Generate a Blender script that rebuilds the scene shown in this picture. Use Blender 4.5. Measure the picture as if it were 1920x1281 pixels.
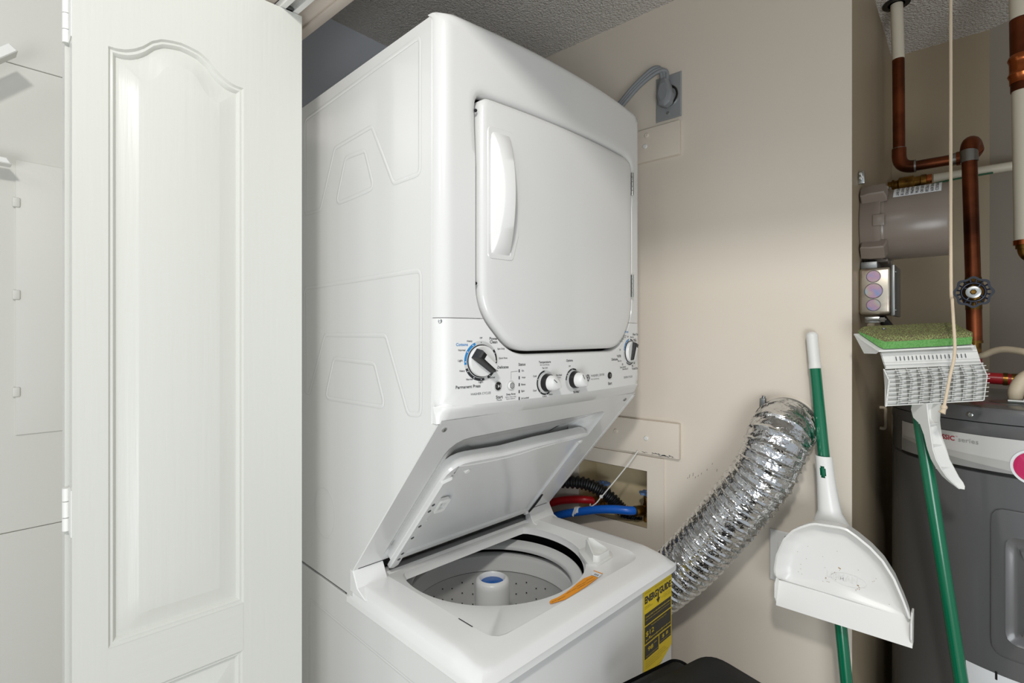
import bpy, bmesh, math, random
from math import sin, cos, pi, radians, sqrt, atan2, hypot
from mathutils import Vector as V, Matrix
random.seed(7)
for o in list(bpy.data.objects): bpy.data.objects.remove(o)
S = bpy.context.scene
COL = S.collection

# ------------------------------------------------------------------ camera
HC = 1.41                      # eye height
TH = radians(48.45)            # heading, clockwise from +Y
cam = bpy.data.cameras.new('camera'); camo = bpy.data.objects.new('camera', cam); COL.objects.link(camo)
cam.sensor_width = 36; cam.lens = 36*975/1920; cam.clip_start = .02
cam.shift_y = -(640.5-628)/1920
camo.location = (0, 0, HC); camo.rotation_euler = (pi/2, 0, -TH)
S.camera = camo
# ------------------------------------------------------------------ world, lights, exposure
W = bpy.data.worlds.new('world'); S.world = W; W.use_nodes = True
W.node_tree.nodes['Background'].inputs[0].default_value = (.86, .93, 1, 1)
W.node_tree.nodes['Background'].inputs[1].default_value = .57
def area(name, loc, to, size, power, col=(1, .97, .93)):
    l = bpy.data.lights.new(name, 'AREA'); l.shape = 'DISK'; l.size = size; l.energy = power; l.color = col
    o = bpy.data.objects.new(name, l); COL.objects.link(o); o.location = loc
    o.rotation_euler = (V(to)-V(loc)).to_track_quat('-Z', 'Y').to_euler(); return o
area('ceiling_lamp_light', (-.40, -.20, 2.34), (.7, .5, 1.0), .16, 14)
area('hall_lamp_light', (-1.25, .25, 2.34), (.8, .5, 1.0), .40, 2)
area('low_fill_light', (-1.05, -.85, .68), (.95, .6, 2.2), 1.0, 22, (.93, .97, 1))  # unseen cool fill, added to brighten the upper closet
S.view_settings.view_transform = 'Standard'; S.view_settings.look = 'None'
S.view_settings.gamma = 1; S.view_settings.use_curve_mapping = False
S.view_settings.exposure = 0.0
S.cycles.use_denoising = True

# ------------------------------------------------------------------ materials
def lin(h):
    c = [int(h[i:i+2], 16)/255 for i in (0, 2, 4)]
    return tuple(x/12.92 if x <= .04045 else ((x+.055)/1.055)**2.4 for x in c)
MATS = {}
def mat(name, hexc, rough=.5, metal=0., coat=0., bump=None, var=None, alpha=None, spec=.5):
    """bump=(scale, strength, dist[, (sx,sy,sz)])  var=(scale, hex2, lo, hi[, (sx,sy,sz)])"""
    m = bpy.data.materials.new(name); m.use_nodes = True; nt = m.node_tree; b = nt.nodes['Principled BSDF']
    b.inputs['Base Color'].default_value = (*lin(hexc), 1); b.inputs['Roughness'].default_value = rough
    b.inputs['Metallic'].default_value = metal; b.inputs['Coat Weight'].default_value = coat
    b.inputs['Coat Roughness'].default_value = .08; b.inputs['Specular IOR Level'].default_value = spec
    tc = nt.nodes.new('ShaderNodeTexCoord')
    def noise(scale, vec, detail=3):
        mp = nt.nodes.new('ShaderNodeMapping'); mp.inputs['Scale'].default_value = vec
        nt.links.new(tc.outputs['Object'], mp.inputs[0])
        n = nt.nodes.new('ShaderNodeTexNoise'); n.inputs['Scale'].default_value = scale; n.inputs['Detail'].default_value = detail
        nt.links.new(mp.outputs[0], n.inputs[0]); return n
    if bump:
        n = noise(bump[0], bump[3] if len(bump) > 3 else (1, 1, 1))
        bp = nt.nodes.new('ShaderNodeBump'); bp.inputs['Strength'].default_value = bump[1]; bp.inputs['Distance'].default_value = bump[2]
        nt.links.new(n.outputs[0], bp.inputs['Height']); nt.links.new(bp.outputs[0], b.inputs['Normal'])
    if var:
        n = noise(var[0], var[4] if len(var) > 4 else (1, 1, 1), 5)
        r = nt.nodes.new('ShaderNodeValToRGB'); r.color_ramp.elements[0].position = var[2]; r.color_ramp.elements[1].position = var[3]
        r.color_ramp.elements[0].color = (*lin(hexc), 1); r.color_ramp.elements[1].color = (*lin(var[1]), 1)
        nt.links.new(n.outputs[0], r.inputs[0]); nt.links.new(r.outputs[0], b.inputs['Base Color'])
    MATS[name] = m; return m
enamel = mat('white_enamel', 'dadad8', .22, coat=.4)
plastic = mat('white_plastic', 'e2e2e0', .32)
deckwhite = mat('deck_white', 'ececea', .3, coat=.2)  # panel white lifted to stand in for overhead light on the deck
plastic_rough = mat('matt_white_plastic', 'e4e4e0', .45)
tubmat = mat('grey_white_tub', 'dcdcda', .35)
doorpaint = mat('door_paint', 'd3d4cd', .30, bump=(55, .22, .0016, (2.2, 2.2, .09)))
doorrail = mat('door_paint_rail', 'd3d4cd', .30, bump=(55, .22, .0016, (.12, 2.2, 2.6)))
trimpaint = mat('trim_paint', 'd8cdc2', .42)
wallpaint = mat('beige_wall_paint', 'dcd2c4', .5, bump=(140, .06, .002), var=(2.2, 'd8cebf', .4, .65))
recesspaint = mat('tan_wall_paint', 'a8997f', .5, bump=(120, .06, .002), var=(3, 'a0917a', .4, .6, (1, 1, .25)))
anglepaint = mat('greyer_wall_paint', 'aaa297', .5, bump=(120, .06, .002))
leftpaint = mat('offwhite_wall_paint', 'cfcec7', .5, bump=(160, .08, .002))
closettint = mat('closet_back_light_tint', 'd4d9e2', .55)  # bluish cast of the light put into the back wall's colour
popcorn = mat('popcorn_ceiling', 'e6e1da', .7, bump=(190, .8, .02))
floorm = mat('floor_tile', 'cbc2b4', .4, var=(6, 'c2b9aa', .4, .6))
black = mat('black_plastic', '141414', .38)
binblack = mat('bin_black', '0c0c0c', .5, spec=.3)
blackmat = mat('black_rubber', '1b1b1c', .5)
ink = mat('black_ink', '26282b', .5); inkgrey = mat('grey_ink', '5c5f63', .5); inkblue = mat('blue_ink', '1f7fc0', .5)
ringgrey = mat('pale_grey_print', 'c6c7c5', .4)
chrome = mat('zinc_steel', 'b9bbb9', .28, metal=1)
steel = mat('dull_steel', '8a8d8c', .4, metal=1)
gasketm = mat('dirty_gasket', '6b6861', .7, var=(60, '8f8a80', .4, .6))
foil = mat('crinkled_foil', 'd4d5d6', .15, metal=1, bump=(48, .6, .008))
copper = mat('copper', '87492c', .36, metal=.9, var=(9, '4e2a1a', .40, .62))
copperbright = mat('bright_copper', 'b9683c', .27, metal=1)
solder = mat('solder', '8f8d88', .35, metal=.9)
brass = mat('brass', '9c7638', .32, metal=.95, var=(30, '5d431d', .4, .6))
creampipe = mat('cream_pex', 'd9d2bf', .4)
greyplate = mat('grey_steel_plate', '9c9fa1', .38, metal=.25)
greyrubber = mat('grey_cord_rubber', '86898c', .5)
blackhose = mat('black_corrugated_hose', '17181a', .42)
bluehose = mat('blue_hose', '1260c4', .3)
redhose = mat('red_hose', 'b3171f', .3)
greenpole = mat('green_enamel', '006a49', .26, coat=.3)
foamgreen = mat('green_sponge_foam', '6fa85f', .9, bump=(420, .6, .002), var=(300, '5b9a4c', .45, .62))
scrub = mat('scrub_fibre', '6e654a', .95, bump=(260, 1, .006), var=(420, '9aa765', .44, .60))
dirtyplastic = mat('scuffed_white_plastic', 'e9e8e4', .3)
heaterm = mat('grey_heater_enamel', '5d5d5e', .27, coat=.25)
canm = mat('taupe_grey_housing', '84796f', .28)
rope = mat('cotton_rope', 'd8c6ac', .9, bump=(500, .6, .001))
yellow = mat('yellow_label', 'e3c514', .5); labelblack = mat('label_black', '2d2a22', .5)
orange = mat('orange_label', 'f09a18', .5)
whitepaper = mat('white_paper', 'e6e8ea', .45)
bandm = mat('silver_band', 'cfcecb', .35, metal=.2)
band2 = mat('silver_band_dark', 'a5a5a3', .35, metal=.3)
band3 = mat('silver_band_mid', 'bdbcb8', .35, metal=.2)
magenta = mat('magenta_print', 'c00a58', .4); redink = mat('red_ink', '9d1b2e', .5)
bluecap = mat('blue_cap', '0d5cab', .35)
navy = mat('navy_handwheel', '1a2233', .35, coat=.4)
bluewheel = mat('blue_handwheel', '4e6a94', .5)
redwrap = mat('red_pipe', 'a31d24', .3)
creamcable = mat('cream_cable', 'cdbfa5', .5)
boxcream = mat('cream_box_plastic', 'cdbf9f', .5, var=(8, 'c2b18d', .4, .6))
greenwire = mat('green_wire', '0f5a35', .5)
stain = mat('brown_stain', 'a88650', .7)
white_p = mat('white_print', 'f0f0f0', .4)
# iridescent zinc-chromate of the junction box
iris = mat('rainbow_zinc', 'c9c0ae', .3, metal=.85)
nt = iris.node_tree; b_ = nt.nodes['Principled BSDF']
tc_ = nt.nodes.new('ShaderNodeTexCoord'); n_ = nt.nodes.new('ShaderNodeTexNoise'); n_.inputs['Scale'].default_value = 26; n_.inputs['Detail'].default_value = 4
r_ = nt.nodes.new('ShaderNodeValToRGB'); nt.links.new(tc_.outputs['Object'], n_.inputs[0]); nt.links.new(n_.outputs[0], r_.inputs[0])
r_.color_ramp.elements[0].position = .34; r_.color_ramp.elements[0].color = (.26, .34, .55, 1)
r_.color_ramp.elements[1].position = .66; r_.color_ramp.elements[1].color = (.36, .50, .58, 1)
e_ = r_.color_ramp.elements.new(.46); e_.color = (.50, .32, .42, 1)
e_ = r_.color_ramp.elements.new(.56); e_.color = (.52, .42, .36, 1)
nt.links.new(r_.outputs[0], b_.inputs['Base Color'])
zinc = mat('stained_zinc', 'bdb5a6', .32, metal=.85, var=(14, '8b6f60', .48, .68))

# ------------------------------------------------------------------ helpers
MW = {}
def empty(name, loc=(0, 0, 0), label=None, cat=None, group=None, rz=0.):
    o = bpy.data.objects.new(name, None); COL.objects.link(o); o.location = loc; o.rotation_euler = (0, 0, rz)
    o.empty_display_size = .05
    MW[o] = Matrix.Translation(V(loc)) @ Matrix.Rotation(rz, 4, 'Z'); tag(o, label, cat, group); return o
def tag(o, label=None, cat=None, group=None, kind=None):
    if label: o['label'] = label
    if cat: o['category'] = cat
    if group: o['group'] = group
    if kind: o['kind'] = kind
    return o
def mk(name, bm, m, parent=None, smooth=40, frame=None, mats=None):
    """link a bmesh as one object; its coordinates are world (or frame) coordinates"""
    if frame is not None: bm.transform(frame)
    base = MW[parent] if parent is not None else Matrix.Identity(4)
    if parent is not None: bm.transform(base.inverted())
    bmesh.ops.recalc_face_normals(bm, faces=bm.faces)
    me = bpy.data.meshes.new(name); bm.to_mesh(me); bm.free()
    for x in (mats or [m]): me.materials.append(x)
    if smooth:
        me.polygons.foreach_set('use_smooth', [True]*len(me.polygons))
        me.set_sharp_from_angle(angle=radians(smooth))
    o = bpy.data.objects.new(name, me); COL.objects.link(o)
    if parent is not None: o.parent = parent
    MW[o] = base; return o
def B(): return bmesh.new()
def box(bm, lo, hi, bev=0., seg=2, M=None):
    vs = [bm.verts.new((x, y, z)) for x in (lo[0], hi[0]) for y in (lo[1], hi[1]) for z in (lo[2], hi[2])]
    fs = [bm.faces.new([vs[i] for i in f]) for f in ((0, 1, 3, 2), (4, 6, 7, 5), (0, 4, 5, 1), (2, 3, 7, 6), (0, 2, 6, 4), (1, 5, 7, 3))]
    if bev:
        es = list({e for f in fs for e in f.edges})
        r = bmesh.ops.bevel(bm, geom=es, offset=bev, segments=seg, affect='EDGES', profile=.5)
        vs = list({v for f in r['faces'] for v in f.verts} | {v for v in vs if v.is_valid})
    if M is not None: bmesh.ops.transform(bm, matrix=M, verts=[v for v in vs if v.is_valid])
    return vs
def loft(bm, loops, cap0=False, cap1=False, closed=True):
    rs = [[bm.verts.new(p) for p in l] for l in loops]; n = len(rs[0])
    for a, b in zip(rs, rs[1:]):
        for i in range(n if closed else n-1):
            j = (i+1) % n
            try: bm.faces.new((a[i], a[j], b[j], b[i]))
            except ValueError: pass
    if cap0: bm.faces.new(rs[0][::-1])
    if cap1: bm.faces.new(rs[-1])
    return rs
def frame_axes(d):
    d = V(d).normalized(); u = V((0, 0, 1)) if abs(d.z) < .9 else V((1, 0, 0))
    a = d.cross(u).normalized(); return a, d.cross(a).normalized()
def tube(bm, pts, r, n=14, caps=True, prof=None):
    pts = [V(p) for p in pts]; rr = r if isinstance(r, (list, tuple)) else [r]*len(pts)
    t0 = (pts[1]-pts[0]).normalized(); a, b = frame_axes(t0); loops = []
    for i, p in enumerate(pts):
        t = (pts[min(i+1, len(pts)-1)]-pts[max(i-1, 0)]).normalized()
        a = (a-t*a.dot(t)).normalized(); b = t.cross(a)
        loops.append([p+(a*cos(2*pi*k/n)+b*sin(2*pi*k/n))*rr[i]*(prof(2*pi*k/n) if prof else 1) for k in range(n)])
    return loft(bm, loops, caps, caps)
def cyl(bm, p0, p1, r0, r1=None, n=20): return tube(bm, [p0, p1], [r0, r0 if r1 is None else r1], n)
def lathe(bm, prof, o, ax=(0, 0, 1), n=48, a0=0, a1=2*pi, cap=True):
    """prof: (radius, height along ax)"""
    o = V(o); ax = V(ax).normalized(); a, b = frame_axes(ax); loops = []
    for r, h in prof:
        loops.append([o+ax*h+(a*cos(2*pi*k/n)+b*sin(2*pi*k/n))*max(r, 1e-5) for k in range(n)])
    return loft(bm, loops, cap, cap)
def smoothpath(pts, per=8):
    pts = [V(p) for p in pts]; out = []
    for i in range(len(pts)-1):
        p0, p1, p2, p3 = pts[max(i-1, 0)], pts[i], pts[i+1], pts[min(i+2, len(pts)-1)]
        for k in range(per):
            t = k/per
            out.append(.5*((2*p1)+(p2-p0)*t+(2*p0-5*p1+4*p2-p3)*t*t+(3*p1-p0-3*p2+p3)*t**3))
    out.append(pts[-1]); return out
def rpoly(pts, r, seg=5):
    """2-D polygon with rounded corners; r one number or list"""
    out = []; n = len(pts)
    for i in range(n):
        p, a, b = V(pts[i]), V(pts[i-1]), V(pts[(i+1) % n]); ri = r[i] if isinstance(r, (list, tuple)) else r
        d1, d2 = (a-p), (b-p); l1, l2 = d1.length, d2.length; d1.normalize(); d2.normalize()
        ang = math.acos(max(-1, min(1, d1.dot(d2)))); t = min(ri/max(math.tan(ang/2), 1e-4), l1*.49, l2*.49)
        if t < 1e-5: out.append((p.x, p.y)); continue
        s, e = p+d1*t, p+d2*t
        for k in range(seg+1):
            u = k/seg; q = s*(1-u)**2+p*2*u*(1-u)+e*u*u; out.append((q.x, q.y))
    return out
def inset(pts, d):
    """offset a 2-D loop inward (loop counter-clockwise)"""
    out = []; n = len(pts)
    for i in range(n):
        p, a, b = V(pts[i]), V(pts[i-1]), V(pts[(i+1) % n])
        e1, e2 = (p-a), (b-p)
        if e1.length < 1e-7 or e2.length < 1e-7: out.append((p.x, p.y)); continue
        e1.normalize(); e2.normalize(); n1, n2 = V((-e1.y, e1.x)), V((-e2.y, e2.x)); m = n1+n2
        if m.length < 1e-6: out.append((p.x, p.y)); continue
        m.normalize(); q = p+m*(d/max(.4, m.dot(n1))); out.append((q.x, q.y))
    return out
def area2(p): return sum(p[i-1][0]*p[i][1]-p[i][0]*p[i-1][1] for i in range(len(p)))/2
def ccw(p): return p if area2(p) > 0 else p[::-1]
def radial(pts, c, n):
    """sample a star-shaped loop at n even angles about c"""
    out = []; m = len(pts)
    for k in range(n):
        a = 2*pi*k/n; dx, dy = cos(a), sin(a); best = None
        for i in range(m):
            x0, y0 = pts[i-1][0]-c[0], pts[i-1][1]-c[1]; x1, y1 = pts[i][0]-c[0], pts[i][1]-c[1]
            ex, ey = x1-x0, y1-y0; den = dx*ey-dy*ex
            if abs(den) < 1e-12: continue
            t = (x0*ey-y0*ex)/den; s = (x0*dy-y0*dx)/den
            if t > 0 and -1e-9 <= s <= 1+1e-9 and (best is None or t > best): best = t
        out.append((c[0]+dx*best, c[1]+dy*best))
    return out
def prism(bm, pts, f0, f1, bev=0.):
    """solid between two mappings of a 2-D loop"""
    if bev:
        ins = inset(ccw(pts), bev); pts = ccw(pts)
        g = lambda t: (lambda x, y: V(f0(x, y))*(1-t)+V(f1(x, y))*t)
        d = (V(f1(*pts[0]))-V(f0(*pts[0]))).length; t = min(.45, bev/d)
        return loft(bm, [[f0(*p) for p in ins], [g(t)(*p) for p in pts], [g(1-t)(*p) for p in pts], [f1(*p) for p in ins]], True, True)
    return loft(bm, [[f0(*p) for p in pts], [f1(*p) for p in pts]], True, True)
def slab(bm, outer, holes, f):
    """flat face with holes (2-D loops) mapped by f"""
    es = []
    for l in [outer]+holes:
        vs = [bm.verts.new((p[0], p[1], 0)) for p in l]
        es += [bm.edges.new((vs[i-1], vs[i])) for i in range(len(vs))]
    r = bmesh.ops.triangle_fill(bm, edges=es, use_beauty=True)
    for v in {v for e in es for v in e.verts}: v.co = f(v.co.x, v.co.y)
def screw(bm, p, n, r=.004, h=.0015):
    p = V(p); n = V(n).normalized(); lathe(bm, [(r, 0), (r, h*.6), (r*.7, h), (r*.25, h), (r*.2, h*.4)], p, n, 14)
_font = {}
def text2d(s, bold=0.):
    k = (s, bold)
    if k not in _font:
        c = bpy.data.curves.new('t', 'FONT'); c.body = s; c.size = 1; c.resolution_u = 3; c.offset = bold
        o = bpy.data.objects.new('t', c); COL.objects.link(o)
        dg = bpy.context.evaluated_depsgraph_get(); me = bpy.data.meshes.new_from_object(o.evaluated_get(dg))
        vs = [(v.co.x, v.co.y) for v in me.vertices]; fs = [tuple(p.vertices) for p in me.polygons]
        bpy.data.objects.remove(o); bpy.data.curves.remove(c); bpy.data.meshes.remove(me)
        _font[k] = (vs, fs)
    return _font[k]
def put_text(bm, s, x0, x1, yc, f, hmax=None, bold=0., h=None):
    """letters fitted between x0 and x1 about height yc, mapped by f(x,y)"""
    vs, fs = text2d(s, bold)
    if not vs: return
    xa, xb = min(v[0] for v in vs), max(v[0] for v in vs); ya, yb = min(v[1] for v in vs), max(v[1] for v in vs)
    sx = (x1-x0)/(xb-xa); sy = abs(sx)
    if hmax: sy = min(sy, hmax/(yb-ya))
    if h: sy = h/(yb-ya)
    bv = [bm.verts.new(f(x0+(v[0]-xa)*sx, yc+(v[1]-(ya+yb)/2)*sy)) for v in vs]
    for q in fs:
        try: bm.faces.new([bv[i] for i in q])
        except ValueError: pass
def ell(cx, cy, rx, ry, n=24, a0=0, a1=2*pi, ):
    return [(cx+rx*cos(a0+(a1-a0)*k/n), cy+ry*sin(a0+(a1-a0)*k/n)) for k in range(n if abs(a1-a0-2*pi) < 1e-6 else n+1)]
def arcband(bm, cx, cy, r0, r1, d0, d1, f, n=16):
    a = [radians(d0+(d1-d0)*k/n) for k in range(n+1)]
    loft(bm, [[f(cx+r*cos(t), cy+r*sin(t)) for t in a] for r in (r0, r1)], closed=False)
def flat(bm, pts, f): bm.faces.new([bm.verts.new(f(*p)) for p in pts])

# ================================================================== SETTING
ZC, XW, YR, YB = 2.265, 1.27, .187, 1.30
bm = B(); box(bm, (-2.6, -2.6, -.06), (2.1, 1.45, 0)); tag(mk('floor', bm, floorm, smooth=0), kind='structure')
bm = B(); box(bm, (.40, -1.6, ZC), (2.1, 1.45, ZC+.05)); tag(mk('ceiling', bm, popcorn, smooth=0), 'grey popcorn textured ceiling of the laundry closet', kind='structure')
# main wall with the recess for the hose box
hole = [(.645, .897), (.645, 1.049), (.862, 1.049), (.862, .897)]
bm = B(); rect = [(YR, 0), (YR, ZC), (YB+.05, ZC), (YB+.05, 0)]
slab(bm, rect, [hole], lambda y, z: V((XW, y, z)))
loft(bm, [[(XW, *p) for p in hole], [(XW+.095, *p) for p in hole]], cap1=True)
loft(bm, [[(XW, *p) for p in rect], [(XW+.13, *p) for p in rect]], cap1=True)
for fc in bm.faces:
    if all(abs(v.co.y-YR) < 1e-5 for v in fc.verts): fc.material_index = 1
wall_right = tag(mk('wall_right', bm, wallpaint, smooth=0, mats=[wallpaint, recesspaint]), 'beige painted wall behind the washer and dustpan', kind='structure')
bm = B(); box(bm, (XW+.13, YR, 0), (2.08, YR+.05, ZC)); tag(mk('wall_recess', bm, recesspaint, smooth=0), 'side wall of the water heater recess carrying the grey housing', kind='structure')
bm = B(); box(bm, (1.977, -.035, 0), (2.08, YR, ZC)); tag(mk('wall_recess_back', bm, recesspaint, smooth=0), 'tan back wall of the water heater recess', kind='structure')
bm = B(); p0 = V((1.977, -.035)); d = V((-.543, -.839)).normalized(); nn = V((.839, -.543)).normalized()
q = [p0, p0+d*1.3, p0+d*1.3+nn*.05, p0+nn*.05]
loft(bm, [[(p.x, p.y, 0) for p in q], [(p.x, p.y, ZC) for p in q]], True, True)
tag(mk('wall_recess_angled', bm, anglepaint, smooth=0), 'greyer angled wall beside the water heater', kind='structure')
bm = B(); box(bm, (.42, YB, 0), (XW, YB+.06, ZC)); tag(mk('wall_back', bm, closettint, smooth=0), 'shaded back wall of the laundry closet', kind='structure')
# wall left of the door, three boarded panels with fine joints
YL = 1.35
wl = empty('wall_left', (-.6, YL, 0)); tag(wl, 'off-white boarded wall beside the folded door', kind='structure')
for z0, z1 in ((0, 1.039), (1.0405, 1.9192), (1.9205, 2.42)):
    bm = B(); box(bm, (-2.2, YL, z0), (.40, YL+.05, z1), .0008, 1); mk('panel', bm, leftpaint, wl, smooth=0)
bm = B(); box(bm, (-2.2, YL+.004, 0), (.40, YL+.07, 2.42)); mk('backing', bm, leftpaint, wl, smooth=0)
# header over the closet opening, with stop strip and bifold track
h = empty('trim_1', (.45, .2, 2.0)); tag(h, 'painted head jamb over the closet opening', kind='structure')
bm = B(); box(bm, (.385, -1.6, 2.0), (.497, YB, ZC+.13)); mk('head_jamb', bm, trimpaint, h, smooth=0)
bm = B(); box(bm, (.4795, -1.6, 1.9945), (.497, YB, 2.0), .001); mk('stop_strip', bm, trimpaint, h)
bm = B()
for a, b in (((.4125, -1.6, 1.985), (.4145, 1.27, 2.0)), ((.4415, -1.6, 1.985), (.4435, 1.27, 2.0)), ((.4125, -1.6, 1.998), (.4435, 1.27, 2.0)),
             ((.4145, -1.6, 1.985), (.4215, 1.27, 1.9865)), ((.4345, -1.6, 1.985), (.4415, 1.27, 1.9865))): box(bm, a, b)
mk('door_track', bm, plastic_rough, h, smooth=0)
j = empty('trim_2', (.45, 1.29, 0)); tag(j, 'painted side jamb at the end of the closet opening', kind='structure')
bm = B(); box(bm, (.40, 1.262, 0), (.497, YL, 2.0)); mk('side_jamb', bm, trimpaint, j, smooth=0)
# painted-over electrical cover on the wall
ap = empty('access_panel', (.30, YL, 1.221), 'painted-over flush access panel in the off-white wall', 'panel')
bm = B(); box(bm, (.1125, YL-.0035, 1.221), (.46, YL+.002, 1.7395), .0012, 2); mk('cover', bm, leftpaint, ap)
for z in (1.6594, 1.4854, 1.3024):
    bm = B(); box(bm, (.108, YL-.0065, z-.009), (.119, YL-.001, z+.009), .002); mk('hinge', bm, leftpaint, ap)
# white bracket arms at the frame edge
wb = empty('wall_bracket', (.05, YL, 1.93), 'sloping white bar end fixed on the off-white wall, upper of the two', 'bracket')
bm = B(); f = lambda o: (lambda x, z: V((x, YL-o, z)))
prism(bm, ccw([(.109, 1.9130), (.0975, 1.9225), (-.09, 1.734), (-.0785, 1.7245)]), f(.05), f(.085), .0015); mk('arm', bm, plastic_rough, wb)
bm = B(); cyl(bm, (-.06, YL, 1.76), (-.06, YL-.055, 1.76), .012); mk('mount', bm, plastic_rough, wb)
wb2 = empty('wall_bracket', (.05, YL, 1.73), 'level white bar end beside the access panel corner, lower of the two', 'bracket')
bm = B(); prism(bm, ccw([(.104, 1.7185), (.0975, 1.7290), (-.15, 1.7290), (-.15, 1.7185)]), f(.02), f(.05), .0015); mk('arm', bm, plastic_rough, wb2)
bm = B(); box(bm, (-.14, YL-.022, 1.70), (-.11, YL, 1.75), .002); mk('mount', bm, plastic_rough, wb2)

# ------------------------------------------------------------------ bifold door
RD = radians(3.4); D0 = V((.45, .90468, 0)); AD = V((cos(RD), -sin(RD), 0)); ND = V((-sin(RD), -cos(RD), 0))
def dp(x, z, o=0.): return D0+AD*x+ND*o+V((0, 0, z))     # o>0 toward the room
door = empty('door_1', dp(-.16, 0, -.04), rz=-RD)
tag(door, 'white six-panel style bifold door folded open beside the washer', kind='structure')
ZT, ZB, DW, DT = 1.984, .012, .3173, .034
leaf = None
def archloop(x0, x1, z0, arch, zb):
    c = (x0+x1)/2; hw = (x1-x0)/2; pts = []
    tab = [(0, 0), (.12, -.0012), (.28, -.0042), (.42, -.012), (.55, -.0245), (.66, -.032), (.78, -.0375), (.9, -.040), (1, -.040)]
    for k in range(-24, 25):
        u = abs(k)/24
        for (a, av), (b, bv) in zip(tab, tab[1:]):
            if a <= u <= b: z = av+(bv-av)*(u-a)/(b-a)*1.0; break
        pts.append((c-hw*k/24, z0+(z if arch else -.0)))
    # pts run right -> left (x decreasing): close along left side, bottom, right side
    L = [(x0, z0-.04-(z0-.04-zb)*k/30) for k in range(1, 30)] if arch else [(x0, z0-(z0-zb)*k/30) for k in range(1, 30)]
    Bt = [(x0+(x1-x0)*k/8, zb) for k in range(9)]
    R = [(x1, zb+((z0-.04 if arch else z0)-zb)*k/30) for k in range(1, 30)]
    return pts+L+Bt+R
pan1 = archloop(-.2777, -.0977, 1.8615, True, .9632); pan2 = archloop(-.2785, -.0995, .884, False, .25)
bm = B()
slab(bm, [(-DW, ZB), (0, ZB), (0, ZT), (-DW, ZT)], [pan1, pan2], lambda x, z: dp(x, z, 0))
rim = [(-DW, ZB), (0, ZB), (0, ZT), (-DW, ZT)]
loft(bm, [[dp(x, z, 0) for x, z in rim], [dp(x, z, -DT) for x, z in rim]], cap1=True)
bmesh.ops.remove_doubles(bm, verts=bm.verts, dist=1e-5)
leaf = mk('door_leaf', bm, doorpaint, door, smooth=25)
for pa, arch in (((-.2777, -.0977, 1.8615), True), ((-.2785, -.0995, .884), False)):
    bm = B(); zb_ = .9632 if arch else .25
    offs = [(0, 0), (.0025, -.0035), (.0055, -.0030), (.008, -.0055), (.0095, -.0085), (.013, -.0085), (.0355, -.0012), (.0365, -.001)]
    LP = lambda d_: archloop(pa[0]+d_, pa[1]-d_, pa[2]-d_, arch, zb_+d_)
    loft(bm, [[dp(x, z, o) for x, z in LP(d_)] for d_, o in offs])
    slab(bm, LP(.0365), [], lambda x, z: dp(x, z, -.001)); bmesh.ops.remove_doubles(bm, verts=bm.verts, dist=1e-6); mk('raised_panel', bm, doorpaint, door, smooth=22)
bm = B(); slab_r = [(-.2785, .8845), (-.0985, .8845), (-.0985, .9625), (-.2785, .9625)]
flat(bm, slab_r, lambda x, z: dp(x, z, .0003)); mk('cross_rail', bm, doorrail, door, smooth=0)
bm = B(); rim2 = [(-DW-.0045, ZB), (-.004, ZB), (-.004, ZT), (-DW-.0045, ZT)]
loft(bm, [[dp(x, z, -.040) for x, z in rim2], [dp(x, z, -.074) for x, z in rim2]], True, True); mk('rear_leaf', bm, doorpaint, door, smooth=0)
for zc_ in (1.853, 1.163, .30):
    bm = B()
    for k, (z0, z1) in enumerate(((-.030, -.012), (-.011, .011), (.012, .030))):
        cyl(bm, dp(-DW-.003, zc_+z0, -.037), dp(-DW-.003, zc_+z1, -.037), .0048, n=12)
    box(bm, (-.0006, 0, -.032), (.0006, .028, .032), M=Matrix.Translation(dp(-DW-.0004, zc_, -.004)) @ Matrix.Rotation(-RD, 4, 'Z'))
    mk('hinge', bm, plastic_rough, door)
bm = B(); pv = dp(-.018, ZT, -.017); cyl(bm, pv, pv+V((0, 0, .016)), .004)
lathe(bm, [(.002, 0), (.0105, .001), (.0115, .004), (.0105, .008), (.002, .009)], pv+V((0, 0, .006)), n=24); mk('guide_roller', bm, steel, door)

# ================================================================== LAUNDRY CENTRE
RW = radians(3.13); A3 = V((cos(RW), -sin(RW), 0)); B3 = V((sin(RW), cos(RW), 0)); U0 = .4952
FW = Matrix(((A3.x, B3.x, 0, A3.x*U0), (A3.y, B3.y, 0, A3.y*U0), (0, 0, 1, 0), (0, 0, 0, 1)))   # (u, v, z) -> world
WD = .58
def mw(name, bm, m, parent, smooth=40): return mk(name, bm, m, parent, smooth, frame=FW)
lc = empty('laundry_center', FW @ V((WD/2, .90, 0)), 'white stacked washer and dryer unit with its washer lid open', 'washer dryer', rz=-RW)
def vf(u): return .621+.022*((u-.3025)/.29)**2
def face(u, z, o=0.):
    """bowed front surface of the dryer, rounded at both sides and on top; o>0 = proud"""
    v = vf(u); r = .02
    for d_ in (u, WD-u):
        if d_ < r: v += r-sqrt(max(0, r*r-(r-d_)**2))
    d_ = 1.92-z
    if d_ < .012: v += .012-sqrt(max(0, .012**2-(.012-d_)**2))
    return V((u, v-o, z))
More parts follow.
